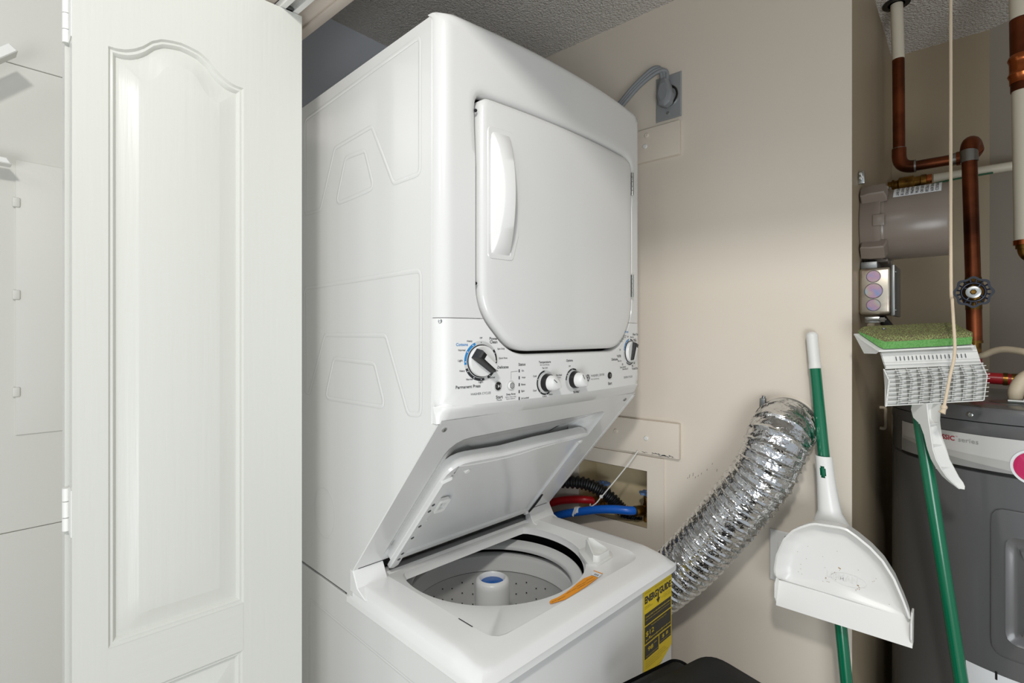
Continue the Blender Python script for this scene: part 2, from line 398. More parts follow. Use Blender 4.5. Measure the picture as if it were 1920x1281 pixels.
# side sheets, roof and back of the upper cabinet
sheet = [(.6672, 1.917), (1.20, 1.917), (1.20, .905), (.9187, .905), (.9187, .9575), (.6536, 1.2685), (.6672, 1.2700)]
bm = B()
for u in (0, WD-.012):
    prism(bm, ccw(sheet), lambda v, z, u=u: V((u, v, z)), lambda v, z, u=u: V((u+.012, v, z)), .0015)
box(bm, (.006, .664, 1.905), (WD-.006, 1.20, 1.917)); box(bm, (.006, 1.188, .905), (WD-.006, 1.20, 1.91))
box(bm, (.006, .95, .905), (WD-.006, 1.19, .915))
mw('cabinet', bm, enamel, lc, 35)
def bead(path, rad=.004, closed=True):
    pts = rpoly(path, .012, 4)
    p3 = [V((-.0003, v, z)) for v, z in pts]; bmx = B(); n = len(p3)
    for k in range(n):
        pass
    loops = []
    for i in range(n):
        t = (p3[(i+1) % n]-p3[i-1]).normalized(); side = V((-1, 0, 0)); w = t.cross(side)
        loops.append([p3[i]+w*rad*c_+side*(rad*.15)*s_ for c_, s_ in ((-1, 0), (-.5, .75), (0, 1), (.5, .75), (1, 0))])
    loops.append(loops[0]); loft(bmx, loops, closed=False); return bmx
for path in ([(1.132, 1.676), (1.057, 1.674), (.993, 1.787), (.85, 1.791), (.778, 1.672), (.70, 1.672), (.70, 1.895), (1.132, 1.885)],
             [(.988, 1.673), (.948, 1.757), (.875, 1.753), (.843, 1.677)],
             [(1.135, 1.513), (.698, 1.515), (.698, 1.28), (.734, 1.278), (.803, 1.409), (1.037, 1.41), (1.111, 1.282), (1.132, 1.283)],
             [(1.035, 1.279), (.997, 1.362), (.841, 1.358), (.805, 1.282)]):
    mw('stamped_bead', bead(path), enamel, lc)
bm = bead([(1.038+.047*cos(k*pi/8), 1.041+.052*sin(k*pi/8)) for k in range(16)], .002); mw('knockout_ring', bm, enamel, lc)
# front shell: bezel above, control panel below, one bowed surface with the door opening
dout = [(.0695, 1.803), (.0695, 1.452), (.139, 1.379), (.470, 1.379), (.527, 1.452), (.527, 1.803)]
doorloop = ccw(rpoly(dout, [.02, .095, .09, .09, .095, .03], 9))
shell = ccw([(0, 1.297), (WD, 1.297), (WD, 1.92), (0, 1.92)])
cc = (.30, 1.60); N = 220
Lo = radial(shell, cc, N)
for c_ in shell:
    i_ = min(range(N), key=lambda i: hypot(Lo[i][0]-c_[0], Lo[i][1]-c_[1])); Lo[i_] = c_
D_ = radial(doorloop, cc, N); Dw = radial(inset(doorloop, -.014), cc, N); Dm = radial(inset(doorloop, -.007), cc, N)
Dwn = radial(inset(doorloop, -.0062), cc, N); Dmn = radial(inset(doorloop, -.0045), cc, N)
def mixl(A, Bn): # wide scoop along the top edge, narrow elsewhere
    out = []
    for a, b in zip(A, Bn):
        t = max(0, min(1, (a[1]-1.69)/.09)); t = t*t*(3-2*t); out.append((a[0]*t+b[0]*(1-t), a[1]*t+b[1]*(1-t)))
    return out
Dw, Dm = mixl(Dw, Dwn), mixl(Dm, Dmn)
Dn = radial(inset(doorloop, -.003), cc, N)
for part, lo_, hi_, m in (('bezel', 1.4372, 3, enamel), ('control_panel', 0, 1.4362, plastic)):
    bm = B(); loops = []
    loops.append([face(x, z, -.0018) if (x < .001 or x > WD-.001 or z > 1.919) else face(x, z) for x, z in Lo])
    for k in range(0, 17):
        t = (k/16)**1.8 if k < 17 else 1
        loops.append([face(a[0]*(1-t)+b[0]*t, a[1]*(1-t)+b[1]*t) for a, b in zip(Lo, Dw)])
    loops.append([face(x, z, -.0025) for x, z in Dm]); loops.append([face(x, z, -.008) for x, z in Dn]); loops.append([face(x, z, -.024) for x, z in Dn])
    loft(bm, loops)
    g = bm.verts[:]+bm.edges[:]+bm.faces[:]
    bmesh.ops.bisect_plane(bm, geom=g, plane_co=(0, 0, lo_), plane_no=(0, 0, 1), clear_inner=True) if lo_ else None
    g = bm.verts[:]+bm.edges[:]+bm.faces[:]
    if hi_ < 2: bmesh.ops.bisect_plane(bm, geom=g, plane_co=(0, 0, hi_), plane_no=(0, 0, 1), clear_outer=True)
    # a lip turned inward along the seam
    zs = lo_ if lo_ else hi_
    es = [e for e in bm.edges if e.is_boundary and all(abs(v.co.z-zs) < 1e-4 for v in e.verts)]
    r = bmesh.ops.extrude_edge_only(bm, edges=es)
    for v in [x for x in r['geom'] if isinstance(x, bmesh.types.BMVert)]: v.co.y += .006
    o = mw(part, bm, m, lc, 50)
    if part == 'bezel': bezel = o
    else: panel = o
# chin under the control panel
bm = B(); us = [0, .004, .012, .02]+[.02+(WD-.04)*k/24 for k in range(1, 25)]+[WD-.012, WD-.004, WD]
rows = [[face(u, 1.301, -.004) for u in us]]
for t in (0, .15, .35, 1.0):
    row = []
    for u in us:
        p = face(u, 1.297); e = V((u, .656, 1.2695)); q = p*(1-t)+e*t
        if t in (.15, .35) and .01 < u < WD-.01: q.y -= .001; q.z -= .001
        row.append(q)
    rows.append(row)
rows.append([V((u, .672, 1.276)) for u in us])
loft(bm, rows, closed=False)
for u in (0, WD): bm.faces.new([bm.verts.new(p) for p in (face(u, 1.297), V((u, .656, 1.2695)), V((u, .6675, 1.2700)), V((u, .6675, 1.298)))])
mw('chin', bm, plastic, panel, 60)
bm = B(); box(bm, (.004, .67, 1.28), (WD-.004, .70, 1.9)); mw('inner_frame', bm, black, lc, 0)
# dryer door
bm = B(); dl = [(0.0025, -.020), (.0025, -.003), (.004, .0015), (.007, .004), (.013, .005)]
loops = [[face(x, z, o) for x, z in radial(inset(doorloop, d_), cc, N)] for d_, o in dl]
last = radial(inset(doorloop, .013), cc, N)
for k in range(1, 12):
    t = k/12; loops.append([face(cc[0]+(x-cc[0])*(1-t), cc[1]+(z-cc[1])*(1-t), .005) for x, z in last])
rs = loft(bm, loops); bm.faces.new(rs[-1])
ddoor = mw('dryer_door', bm, enamel, lc, 35)
# crescent handle
bm = B(); loops = []
for k in range(25):
    t = k/24; z = 1.541+.208*t; s_ = sin(pi*t)**.75
    hgt = .004+.027*s_; x0, x1 = .0868, .131+.001*s_
    xf = x0+.006+.006*s_; xg = x1-.002-.010*s_
    q = []
    for x, hh in ((x0, .003), (x0+.001, .004), (xf-.001, hgt-.001), (xf+.001, hgt), (xg-.001, hgt), (xg+.002, hgt-.002), (x1, .006), (x1+.001, .003)):
        q.append(face(x, z, hh))
    loops.append(q)
loft(bm, loops, True, True); mw('handle', bm, plastic, ddoor, 35)
bm = B()   # shallow scoop rim round the handle
for pts in ([(.084, 1.752), (.084, 1.538)],): pass
prism(bm, ccw(rpoly([(.083, 1.5355), (.137, 1.5355), (.150, 1.58), (.152, 1.64), (.150, 1.71), (.137, 1.7545), (.083, 1.7545)], .01, 4)), lambda x, z: face(x, z, .0035), lambda x, z: face(x, z, .0062), .0012)
mw('handle_base', bm, enamel, ddoor, 40)
for zc_ in (1.749, 1.520):
    bm = B()
    for k in range(5):
        cyl(bm, face(.5272, zc_-.025+k*.0102, .004), face(.5272, zc_-.025+k*.0102+.0092, .004), .0032, n=10)
    mw('hinge', bm, chrome, ddoor)
for zc_ in (1.776, 1.494):
    bm = B(); screw(bm, face(.066, zc_, -.004), (0, -1, 0), .0028, .003); mw('bumper', bm, black, lc)
# ---- controls
def onp(o): return lambda x, z: face(x, z, o)
def dial(name, u, z, r, ang, parent, hs=1.):
    k = None; bm = B(); c = face(u, z, 0); nrm = (face(u-.01, z)-face(u+.01, z)); nrm = V((nrm.y, -nrm.x, 0)).normalized()
    if nrm.y > 0: nrm = -nrm
    lathe(bm, [(r*1.03, -.002), (r*1.03, .0015)], c, nrm, 40); ring = mw(name, bm, black, parent)
    bm = B(); lathe(bm, [(r*.97, .001), (r*.97, .006), (r*.93, .008), (.001, .0085)], c, nrm, 40); mw('dial_disc', bm, plastic, ring)
    R = Matrix.Translation(c) @ nrm.to_track_quat('Z', 'Y').to_matrix().to_4x4() @ Matrix.Rotation(ang, 4, 'Z') @ Matrix.Diagonal((1, 1, hs, 1))
    bm = B(); w = r*.34
    loops = [[(-r*.86, -w, .007), (r*.86, -w*.8, .007), (r*.86, w*.8, .007), (-r*.86, w, .007)],
             [(-r*.80, -w*.75, .024), (r*.80, -w*.65, .020), (r*.80, w*.65, .020), (-r*.80, w*.75, .024)],
             [(-r*.72, -w*.55, .027), (r*.72, -w*.5, .0225), (r*.72, w*.5, .0225), (-r*.72, w*.55, .027)]]
    loft(bm, loops, True, True); bm.transform(R); mw('dial_grip', bm, plastic, ring)
    bm = B()
    loops = [[(-r*.885, w*.2, .008), (-r*.885, -w*1.04, .008), (r*.88, -w*.87, .008), (r*.88, -w*.6, .008)],
             [(-r*.83, w*.2, .0245), (-r*.83, -w*.80, .0245), (r*.82, -w*.70, .0206), (r*.82, -w*.6, .0206)],
             [(-r*.5, w*.55, .0272), (-r*.73, -w*.58, .0275), (r*.73, -w*.54, .023), (r*.5, -w*.2, .0228)]]
    loops = [[(-r*.89, w*1.0, .008), (-r*.89, -w*1.05, .008), (r*.88, -w*.90, .008), (r*.88, -w*.62, .008), (-r*.45, -w*.62, .008), (-r*.45, w*1.0, .008)],
             [(-r*.83, w*.78, .0246), (-r*.83, -w*.80, .0246), (r*.82, -w*.72, .0206), (r*.82, -w*.55, .0206), (-r*.45, -w*.55, .0235), (-r*.45, w*.75, .0235)],
             [(-r*.74, w*.6, .0276), (-r*.74, -w*.6, .0276), (r*.74, -w*.56, .0231), (r*.74, -w*.36, .0231), (-r*.45, -w*.36, .0265), (-r*.45, w*.58, .0265)]]
    loft(bm, loops, True, True); bm.transform(R); tag(mw('dial_insert', bm, black, ring, 25), 'dark inlay on the dial grip')
    return ring
dial('timer_dial', .0742, 1.3672, .0262, radians(-36), panel)
dial('timer_dial', .5215, 1.3717, .0240, radians(-106), panel, .62)
def knob(u, z, ang):
    c = face(u, z, 0); nrm = V((-.0, -1, 0)); r = .0155
    bm = B(); lathe(bm, [(r*1.06, -.002), (r*1.06, .003), (r, .006), (r*.98, .010), (.001, .010)], c, nrm, 36); kb = mw('selector_knob', bm, black, panel)
    bm = B(); R = Matrix.Translation(c) @ nrm.to_track_quat('Z', 'Y').to_matrix().to_4x4() @ Matrix.Rotation(ang, 4, 'Z')
    loops = []
    for hh, sx, sy in ((.004, .93, .93), (.016, .92, .90), (.022, .90, .72), (.026, .88, .40), (.0265, .80, .30)):
        loops.append([V((r*sx*cos(2*pi*k/36), r*sy*sin(2*pi*k/36), hh)) for k in range(36)])
    loft(bm, loops, True, True); bm.transform(R); mw('knob_cap', bm, plastic, kb, 30)
    bm = B(); box(bm, (r*.2, -.0005, .0258), (r*.86, .0005, .0271)); bm.transform(R); tag(mw('index_line', bm, ink, kb, 0), 'black pointer line')
knob(.2245, 1.3226, radians(145)); knob(.3035, 1.3237, radians(125))
# print: rings and arcs
bmk, bmb, bmg, bmr, bmw_ = B(), B(), B(), B(), B()
f3 = onp(.0004); f5 = onp(.0006); f6 = onp(.0008)
u, z = .0742, 1.3672
arcband(bmr, u, z, .0265, .0327, 0, 360, f3, 48)
arcband(bmb, u, z, .0282, .0325, 112, 190, f5); arcband(bmk, u, z, .0282, .0325, 202, 282, f5)
arcband(bmk, u, z, .0282, .0325, 295, 342, f5); arcband(bmk, u, z, .0282, .0325, 352, 395, f5)
for d_ in (122, 150, 181, 212, 242, 270, 305, 333, 358, 24): flat(bmw_, ell(u+.0303*cos(radians(d_)), z+.0303*sin(radians(d_)), .0009, .0009, 8), f6)
flat(bmk, ell(u, z+.0303, .0007, .0009, 8), f6)
u, z = .5215, 1.3717
arcband(bmb, u, z, .0262, .0296, 100, 172, f5); arcband(bmr, u, z, .0262, .0296, 178, 215, f5)
for d0 in (40, 52, 64, 76): arcband(bmk, u, z, .0262, .0296, d0, d0+9, f5, 4)
for d0 in range(236, 330, 10): arcband(bmk, u, z, .0262, .0296, d0, d0+7, f5, 4)
for d_ in (112, 130, 150, 165): flat(bmw_, ell(u+.0279*cos(radians(d_)), z+.0279*sin(radians(d_)), .0008, .0008, 8), f6)
for u, a0, a1 in ((.2205, 92, 300), (.2995, 60, 178)):
    z = 1.323; arcband(bmr, u, z, .0165, .0226, 0, 360, f3, 36); arcband(bmk, u, z, .0195, .0225, a0, a1, f5, 24)
    for d_ in (a0+4, (2*a0+a1)/3, (a0+2*a1)/3, a1-25): flat(bmw_, ell(u+.021*cos(radians(d_)), z+.021*sin(radians(d_)), .0008, .0008, 8), f6)
for zz in (1.3474, 1.3354, 1.3234, 1.3113, 1.2995): flat(bmk, [(.1547, zz-.0027), (.1572, zz-.0027), (.1572, zz+.0027), (.1547, zz+.0027)], f3)
for a in ([(.1371, 1.3335), (.1376, 1.3335), (.1376, 1.3462), (.1371, 1.3467)], [(.1371, 1.3467), (.1376, 1.3462), (.1524, 1.3468), (.1524, 1.3473)]): flat(bmg, a, f3)
TXT = [('Cottons', .0267, .0485, 1.3946, 1), ('Heavy', .0468, .0571, 1.3996, 0), ('Off', .0714, .0766, 1.405, 0), ('Power', .0912, .1081, 1.4039, 0), ('Clean', .0917, .1073, 1.3983, 0), ('Spin Only', .1078, .123, 1.3862, 0), ('Quick Rinse', .1107, .1288, 1.3706, 0), ('Delicates', .1075, .1315, 1.3555, 0), ('Light', .1002, .1089, 1.3497, 0), ('Normal', .0894, .1021, 1.3391, 0), ('Light', .0692, .0781, 1.3326, 0), ('Normal', .0454, .0578, 1.3385, 0), ('Heavy', .033, .043, 1.3521, 0), ('Light', .0302, .0388, 1.3687, 0), ('Normal', .0309, .0437, 1.3856, 0), ('Permanent Press', .0261, .0728, 1.3268, 0), ('WASHER CYCLES', .0536, .0937, 1.314, 2), ('Start', .1046, .119, 1.3056, 0), ('Pause', .1065, .1169, 1.3007, 2), ('Status', .1542, .1704, 1.3586, 0), ('On', .1615, .1668, 1.3474, 0), ('Wash', .1615, .1704, 1.3354, 0), ('Rinse', .1606, .1704, 1.3233, 0), ('Spin', .1606, .1682, 1.3115, 0), ('Lid Locked', .1601, .1785, 1.2994, 0), ('Deep Rinse', .1267, .1471, 1.308, 0), ('Select when using', .1245, .1485, 1.3037, 2), ('Fabric Softener', .1267, .1468, 1.3007, 2), ('Temperature', .2033, .2348, 1.36, 0), ('All Cold Rinses', .2065, .2312, 1.3556, 2), ('Tap Cold', .2118, .2261, 1.3495, 0), ('Cold', .189, .1976, 1.3363, 0), ('Cool', .189, .1976, 1.3107, 0), ('Colors', .2127, .2241, 1.2985, 0), ('Warm', .2296, .2397, 1.3006, 0), ('Options', .2789, .2986, 1.3605, 0), ('Off', .2863, .2917, 1.3501, 0), ('Pre Soak', .2503, .2663, 1.3349, 0), ('15 mins', .2524, .2635, 1.3303, 2), ('Rinse', .3243, .3331, 1.3329, 0), ('Pre Soak +', .3005, .3207, 1.3005, 0), ('2nd Rinse', .301, .3183, 1.2985, 0), ('WASHER | DRYER', .3584, .4084, 1.3269, 2), ('Auto Load Sensing', .3584, .3883, 1.3205, 2), ('Start', .4233, .4394, 1.3077, 0), ('DRYER CYCLES', .4928, .5339, 1.3158, 2), ('Cottons', .4893, .514, 1.417, 1), ('Easy Care', .537, .5708, 1.4107, 0), ('More Dry', .5246, .5418, 1.4044, 0), ('Less Dry', .5400, .5551, 1.3993, 0), ('Damp', .5442, .5565, 1.3961, 0), ('Delicates', .4378, .4646, 1.3577, 0), ('Timed Dry', .5319, .5657, 1.3323, 0), ('Less Dry', .4886, .5047, 1.4077, 0), ('Damp Dry', .4886, .5022, 1.4041, 0), ('Optimum', .4762, .493, 1.4005, 0), ('More Dry', .4703, .4869, 1.3961, 0), ('Low Heat', .4603, .4788, 1.3657, 0), ('Less Dry', .463, .4788, 1.3624, 0), ('More Dry', .4646, .4809, 1.3529, 0), ('Quick Fluff 20', .4747, .5011, 1.3388, 0), ('Dewrinkle 20', .4858, .5121, 1.3347, 0), ('Off', .5084, .5147, 1.4059, 0), ('20', .472, .4768, 1.3776, 0), ('20', .4833, .4886, 1.3454, 0), ('40', .5323, .5378, 1.3395, 0), ('60', .542, .548, 1.3459, 0)]
for s, a, b, zz, c in TXT:
    put_text((bmk, bmb, bmg)[c], s, a, b, zz, f5, hmax=.0062, bold=.012 if c < 2 else 0)
# round emblem with an interlaced monogram
u, z = .3482, 1.3239
flat(bmk, ell(u, z, .0072, .0074, 28), f3); arcband(bmw_, u, z, .0060, .0065, 0, 360, f5, 28)
put_text(bmw_, 'GE', u-.0042, u+.0042, z, f5, h=.0072)
for d_ in (45, 135, 225, 315): arcband(bmw_, u+.0052*cos(radians(d_)), z+.0052*sin(radians(d_)), .0008, .0013, d_+60, d_+300, f6, 8)
mw('lettering', bmk, ink, panel, 0); tag(mw('lettering', bmb, inkblue, panel, 0), 'blue printed arcs and words'); mw('lettering', bmg, inkgrey, panel, 0)
mw('dial_ring_print', bmr, ringgrey, panel, 0); mw('dial_dot_print', bmw_, white_p, panel, 0)
for u, z, m, ring in ((.1084, 1.3241, black, 0), (.1367, 1.3232, plastic, 1), (.4278, 1.3246, black, 0)):
    bm = B(); lathe(bm, [(.0086, -.001), (.0086, .0006), (.0078, .0012)], face(u, z), (0, -1, 0), 28); r0 = mw('push_button', bm, ringgrey, panel)
    bm = B(); lathe(bm, [(.0070, 0), (.0070, .0022), (.0058, .0034), (.0001, .0036)], face(u, z), (0, -1, 0), 28); mw('button_cap', bm, m, r0)
    bm = B(); g = onp(.0040)
    if ring:
        arcband(bm, u, z, .0046, .0051, 0, 360, g, 24)
        for k in range(6):
            a = radians(60*k+30); arcband(bm, u+.0028*cos(a), z+.0028*sin(a), .0012, .0017, 0, 360, g, 10)
        mw('button_symbol', bm, ink, r0, 0)
    elif u < .2:
        flat(bm, [(u-.0028, z-.003), (u+.0012, z), (u-.0028, z+.003)], g)
        for x in (.0017, .003): flat(bm, [(u+x, z-.003), (u+x+.0007, z-.003), (u+x+.0007, z+.003), (u+x, z+.003)], g)
        mw('button_symbol', bm, ringgrey, r0, 0)
    else:
        arcband(bm, u, z, .0020, .0026, 0, 360, g, 20); mw('button_symbol', bm, ringgrey, r0, 0)
bm = B(); screw(bm, V((-.0002, .648, 1.431)) if 0 else face(.004, 1.4315, .0005), (-.6, -.8, 0), .0032, .0015); mw('screw', bm, chrome, lc)
# ---- slanted panel between dryer and washer, with the pocket the lid rests in
SN = V((0, -.7636, -.6457)); ST = V((0, .6457, -.7636)); SO = V((0, .6536, 1.271))
def sl(u, s, o=0.): return V((u, 0, 0))+SO+ST*s+SN*o
pocket = ccw(rpoly([(.0565, .052), (.505, .044), (.505, .404), (.0565, .404)], [.045, .02, .004, .004], 8))
bm = B(); outer = [(.006, -.004), (WD-.006, -.004), (WD-.006, .409), (.006, .409)]
slab(bm, outer, [radial(pocket, (.28, .25), 120)], lambda x, s: sl(x, s, .0))
pk = [pocket, inset(pocket, .0015), inset(pocket, .012), inset(pocket, .03), inset(pocket, .055), inset(pocket, .085)]
RP = lambda l: radial(l, (.28, .25), 120)
loops = [[sl(x, s, o) for x, s in RP(l)] for l, o in zip(pk, (0, -.0014, -.0055, -.0135, -.023, -.028))]
rs = loft(bm, loops); bm.faces.new(rs[-1])
bmesh.ops.remove_doubles(bm, verts=bm.verts, dist=1e-5); mw('slanted_panel', bm, enamel, lc, 30)
for u, s in ((.022, .0175), (.548, .0145)):
    bm = B(); screw(bm, sl(u, s, .0003), SN, .0046, .0022); mw('screw', bm, chrome, lc)
# ---- washer base
VF = .561; SEAM = .903
bm = B()
for a, b in (((0, VF+.004, .03), (.004, 1.20, SEAM-.003)), ((WD-.004, VF+.004, .03), (WD, 1.20, SEAM-.003)), ((.002, 1.19, .03), (WD-.002, 1.20, SEAM-.003)), ((.002, VF+.004, .03), (WD-.002, 1.19, .04)), ((.002, .96, SEAM-.02), (WD-.002, 1.195, SEAM-.003))): box(bm, a, b, .001, 1)
base = mw('washer_body', bm, enamel, lc, 35)
bm = B(); box(bm, (.003, VF, .04), (WD-.001, VF+.02, SEAM-.012), .004, 3); mw('front_panel', bm, enamel, lc, 35)
mw('stamped_bead', bead([(1.111, .8355), (.60, .8335), (.60, .10), (1.111, .10)], .0025), enamel, lc)
for u in (.04, WD-.04):
    for v in (.60, 1.16):
        bm = B(); lathe(bm, [(.014, .008), (.02, .006), (.02, 0)][::-1], (u, v, 0), n=16); cyl(bm, (u, v, .006), (u, v, .034), .006); mw('levelling_foot', bm, blackmat, lc)
# deck
CD = (.29, .775); N = 144
def rr(u0, u1, v0, v1, r): return ccw(rpoly([(u0, v0), (u1, v0), (u1, v1), (u0, v1)], r, 6))
o0 = radial(rr(-.0008, WD+.0012, VF-.012, .955, .006), CD, N); o1 = radial(rr(-.0008, WD+.0012, VF-.013, .955, .006), CD, N)
c0 = radial(rr(.003, WD-.003, VF-.011, .955, .012), CD, N); c1 = radial(rr(.012, WD-.012, VF-.004, .95, .02), CD, N); c2 = radial(rr(.018, WD-.018, VF+.002, .945, .022), CD, N)
q0 = radial(rr(.069, WD-.066, .599, .925, [.035, .035, .012, .012]), CD, N); q1 = radial(rr(.0695, WD-.0665, .5995, .9245, [.035, .035, .012, .012]), CD, N); q2 = radial(rr(.074, WD-.086, .604, .922, [.035, .035, .012, .012]), CD, N)
circ = [(.2875+.2*cos(2*pi*k/120), .83+.2*sin(2*pi*k/120)) for k in range(120)]
dd = [(x, min(y, .913)) for x, y in circ]
dd = ccw([p for i, p in enumerate(dd) if i == 0 or hypot(p[0]-dd[i-1][0], p[1]-dd[i-1][1]) > 1e-4])
# soften the two back corners of the opening
for _ in range(3): dd = [((dd[i-1][0]+2*dd[i][0]+dd[(i+1) % len(dd)][0])/4, (dd[i-1][1]+2*dd[i][1]+dd[(i+1) % len(dd)][1])/4) for i in range(len(dd))]
d0 = radial(dd, CD, N); d1 = radial(inset(dd, -.004), CD, N); dlow = radial(inset(dd, .004), CD, N)
def zt(v, z): # crest falls away at the front
    return z-(.0125*max(0, (.630-v)/.075)**1.2 if v < .630 else 0)
def lp(l, z, fall=False): return [V((x, y, zt(y, z) if fall else z)) for x, y in l]
bm = B()
loops = [lp(o0, SEAM-.013), lp(o0, SEAM-.004), lp(o1, SEAM), lp(c0, .918, True), lp(c1, .9268, True), lp(c2, .9288, True)]
for t in (.25, .5, .75): loops.append([V((a[0]*(1-t)+b[0]*t, a[1]*(1-t)+b[1]*t, max(.9288-.02, zt(a[1]*(1-t)+b[1]*t, .9288)))) for a, b in zip(c2, q0)])
loops += [lp(q0, .9288, True), [V((x, y, zt(y, .9288)-.0006)) for x, y in q1], lp(q2, .9225), lp(d1, .921), lp(d0, .9195), lp(d0, .9145), lp(dlow, .905)]
# keep the recessed lid bed below the crest everywhere
for i in (-6, -5):
    loops[i] = [V((p.x, p.y, max(p.z, .9228))) for p in loops[i]]
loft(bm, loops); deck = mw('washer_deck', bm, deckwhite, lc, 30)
for u0_, u1_ in ((-.0005, .066), (.494, WD-.002)):
    bm = B(); pr = [(.902, .9285), (.9187, .9565), (.93, .9575), (.93, .915), (.870, .915)]
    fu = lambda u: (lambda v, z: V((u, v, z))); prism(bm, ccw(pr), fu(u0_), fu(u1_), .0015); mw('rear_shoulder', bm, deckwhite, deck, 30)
bm = B(); flat(bm, [(.0668, .648), (.0688, .648), (.0688, .684), (.0668, .684)], lambda x, y: V((x, y, .9294))); mw('lid_switch_slot', bm, black, deck, 0)
# bleach dispenser cup
bm = B(); fg = ccw(rpoly([(.403, .664), (.4087, .6405), (.469, .6425), (.489, .660), (.474, .716), (.440, .716)], .012, 4)); NB = 48; cb_ = (.443, .668)
fr = radial(fg, cb_, NB); cu = ccw(rpoly([(.413, .655), (.420, .646), (.463, .648), (.467, .656), (.453, .698), (.441, .696)], .004, 3))
hz = lambda y: .9405+.0165*max(0, min(1, (y-.652)/.035))**1.3
c_o = radial(inset(cu, -.001), cb_, NB); c_i = radial(inset(cu, .0025), cb_, NB); c_f = radial(inset(cu, .006), cb_, NB)
loft(bm, [[V((x, y, .919)) for x, y in fr], [V((x, y, .9255)) for x, y in fr], [V((x, y, .9265)) for x, y in radial(inset(fg, .003), cb_, NB)], [V((x, y, .9265)) for x, y in c_o],
          [V((x, y, hz(y))) for x, y in radial(cu, cb_, NB)], [V((x, y, hz(y))) for x, y in c_i], [V((x, y, .928)) for x, y in c_f]], cap1=True)
mw('bleach_dispenser', bm, plastic_rough, deck, 40)
# torn orange warning strip and white corner
bm = B(); tp = [(.2215, .6105), (.2522, .6015), (.29, .6025), (.3208, .604), (.3652, .609), (.3645, .624), (.344, .6275), (.318, .6245), (.295, .620), (.2723, .6172), (.25, .6165), (.2322, .619), (.2245, .6165)]
g = lambda x, y: V((x, y, .9242)); flat(bm, ccw(tp), g); ws = mw('warning_label', bm, orange, deck, 0)
bm = B()
for x0, x1, y in ((.27, .30, .6130), (.305, .335, .6155), (.338, .36, .6175), (.30, .355, .6105), (.24, .262, .6095), (.226, .24, .6120)):
    put_text(bm, 'WARNING rotating drum', x0, x1, y, lambda x, y: V((x, y, .9245)), h=.0024)
mw('lettering', bm, ink, ws, 0)
bm = B(); flat(bm, ccw([(.3665, .609), (.386, .612), (.3845, .632), (.3665, .627)]), lambda x, y: V((x, y, .9243))); mw('label_corner', bm, whitepaper, ws, 0)
bm = B(); flat(bm, ccw([(.3835, .6115), (.387, .612), (.386, .634), (.3825, .633)]), lambda x, y: V((x, y, .9245))); mw('label_edge', bm, orange, ws, 0)
bm = B()
for y in (.614, .6175, .621): flat(bm, [(.3695, y), (.376, y), (.376, y+.0015), (.3695, y+.0015)], lambda x, y: V((x, y, .9246)))
mw('label_print', bm, ink, ws, 0)
# outer tub collar, balance ring, basket, agitator
TC = (.2875, .835)
def ringm(name, prof, m, n=96):
    bm = B(); lathe(bm, prof, (TC[0], TC[1], 0), n=n, cap=False); return mw(name, bm, m, lc, 35)
tub = ringm('tub_cover', [(.205, .862), (.2000, .880), (.1985, .8835), (.196, .885), (.181, .879), (.1755, .8755), (.1740, .872), (.1750, .866), (.19, .862)], tubmat)
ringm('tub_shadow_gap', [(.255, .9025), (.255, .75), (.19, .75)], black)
ringm('balance_ring', [(.20, .850), (.186, .8495), (.181, .847), (.179, .840), (.178, .818), (.1765, .8145), (.1765, .811)], tubmat)
bm = B(); prof = [(.1775, .8095), (.1795, .806), (.1785, .60), (.17, .575), (.15, .56), (.001, .555)]
lathe(bm, prof, (TC[0], TC[1], 0), n=120, cap=False)
for v in bm.verts:
    if .6 < v.co.z < .80:
        a = atan2(v.co.y-TC[1], v.co.x-TC[0]); k = 1+.004*cos(a*40); v.co.x = TC[0]+(v.co.x-TC[0])*k; v.co.y = TC[1]+(v.co.y-TC[1])*k
mw('basket', bm, tubmat, lc, 35)
bm = B()
for i in range(40):
    a = 2*pi*i/40
    for j_ in range(8):
        zz = .790-.026*j_-(.008 if i % 2 else 0); p = V((TC[0]+.1775*cos(a), TC[1]+.1775*sin(a), zz)); nrm = V((-cos(a), -sin(a), 0))
        lathe(bm, [(.0016, 0), (.0016, .0012)], p, nrm, 8)
tag(mw('drain_holes', bm, black, lc, 0), kind='stuff')
bm = B(); ag = [(.040, .56), (.060, .60), (.048, .68), (.0405, .75), (.0385, .80), (.0385, .862), (.037, .871), (.033, .876), (.029, .877), (.0265, .874), (.025, .860), (.001, .858)]
lathe(bm, ag, (TC[0], TC[1], 0), n=48, cap=False)
for k in range(4):
    a = pi/2*k+.4; M = Matrix.Translation((TC[0], TC[1], 0)) @ Matrix.Rotation(a, 4, 'Z'); box(bm, (.03, -.005, .58), (.11, .005, .66), .004, 2, M)
agi = mw('agitator', bm, plastic, lc, 40)
bm = B(); lathe(bm, [(.0262, .866), (.024, .8675), (.001, .868)], (TC[0], TC[1], 0), n=36, cap=False); tag(mw('softener_cup', bm, bluecap, agi), 'blue cup in the agitator cap')
# ---- lid, leaning open into the pocket (underside towards us)
lo_ = ccw(rpoly([(.0745, .104), (.21, .112), (.30, .106), (.478, .104), (.482, .398), (.0745, .404)], [.045, .06, .06, .012, .004, .008], 8))
bm = B(); f0 = lambda o: (lambda x, s: sl(x, s, o))
rings = [(lo_, -.012), (inset(lo_, -.0015), -.008), (inset(lo_, -.0015), .008), (inset(lo_, .002), .0125), (inset(lo_, .015), .0125), (inset(lo_, .019), .0085)]
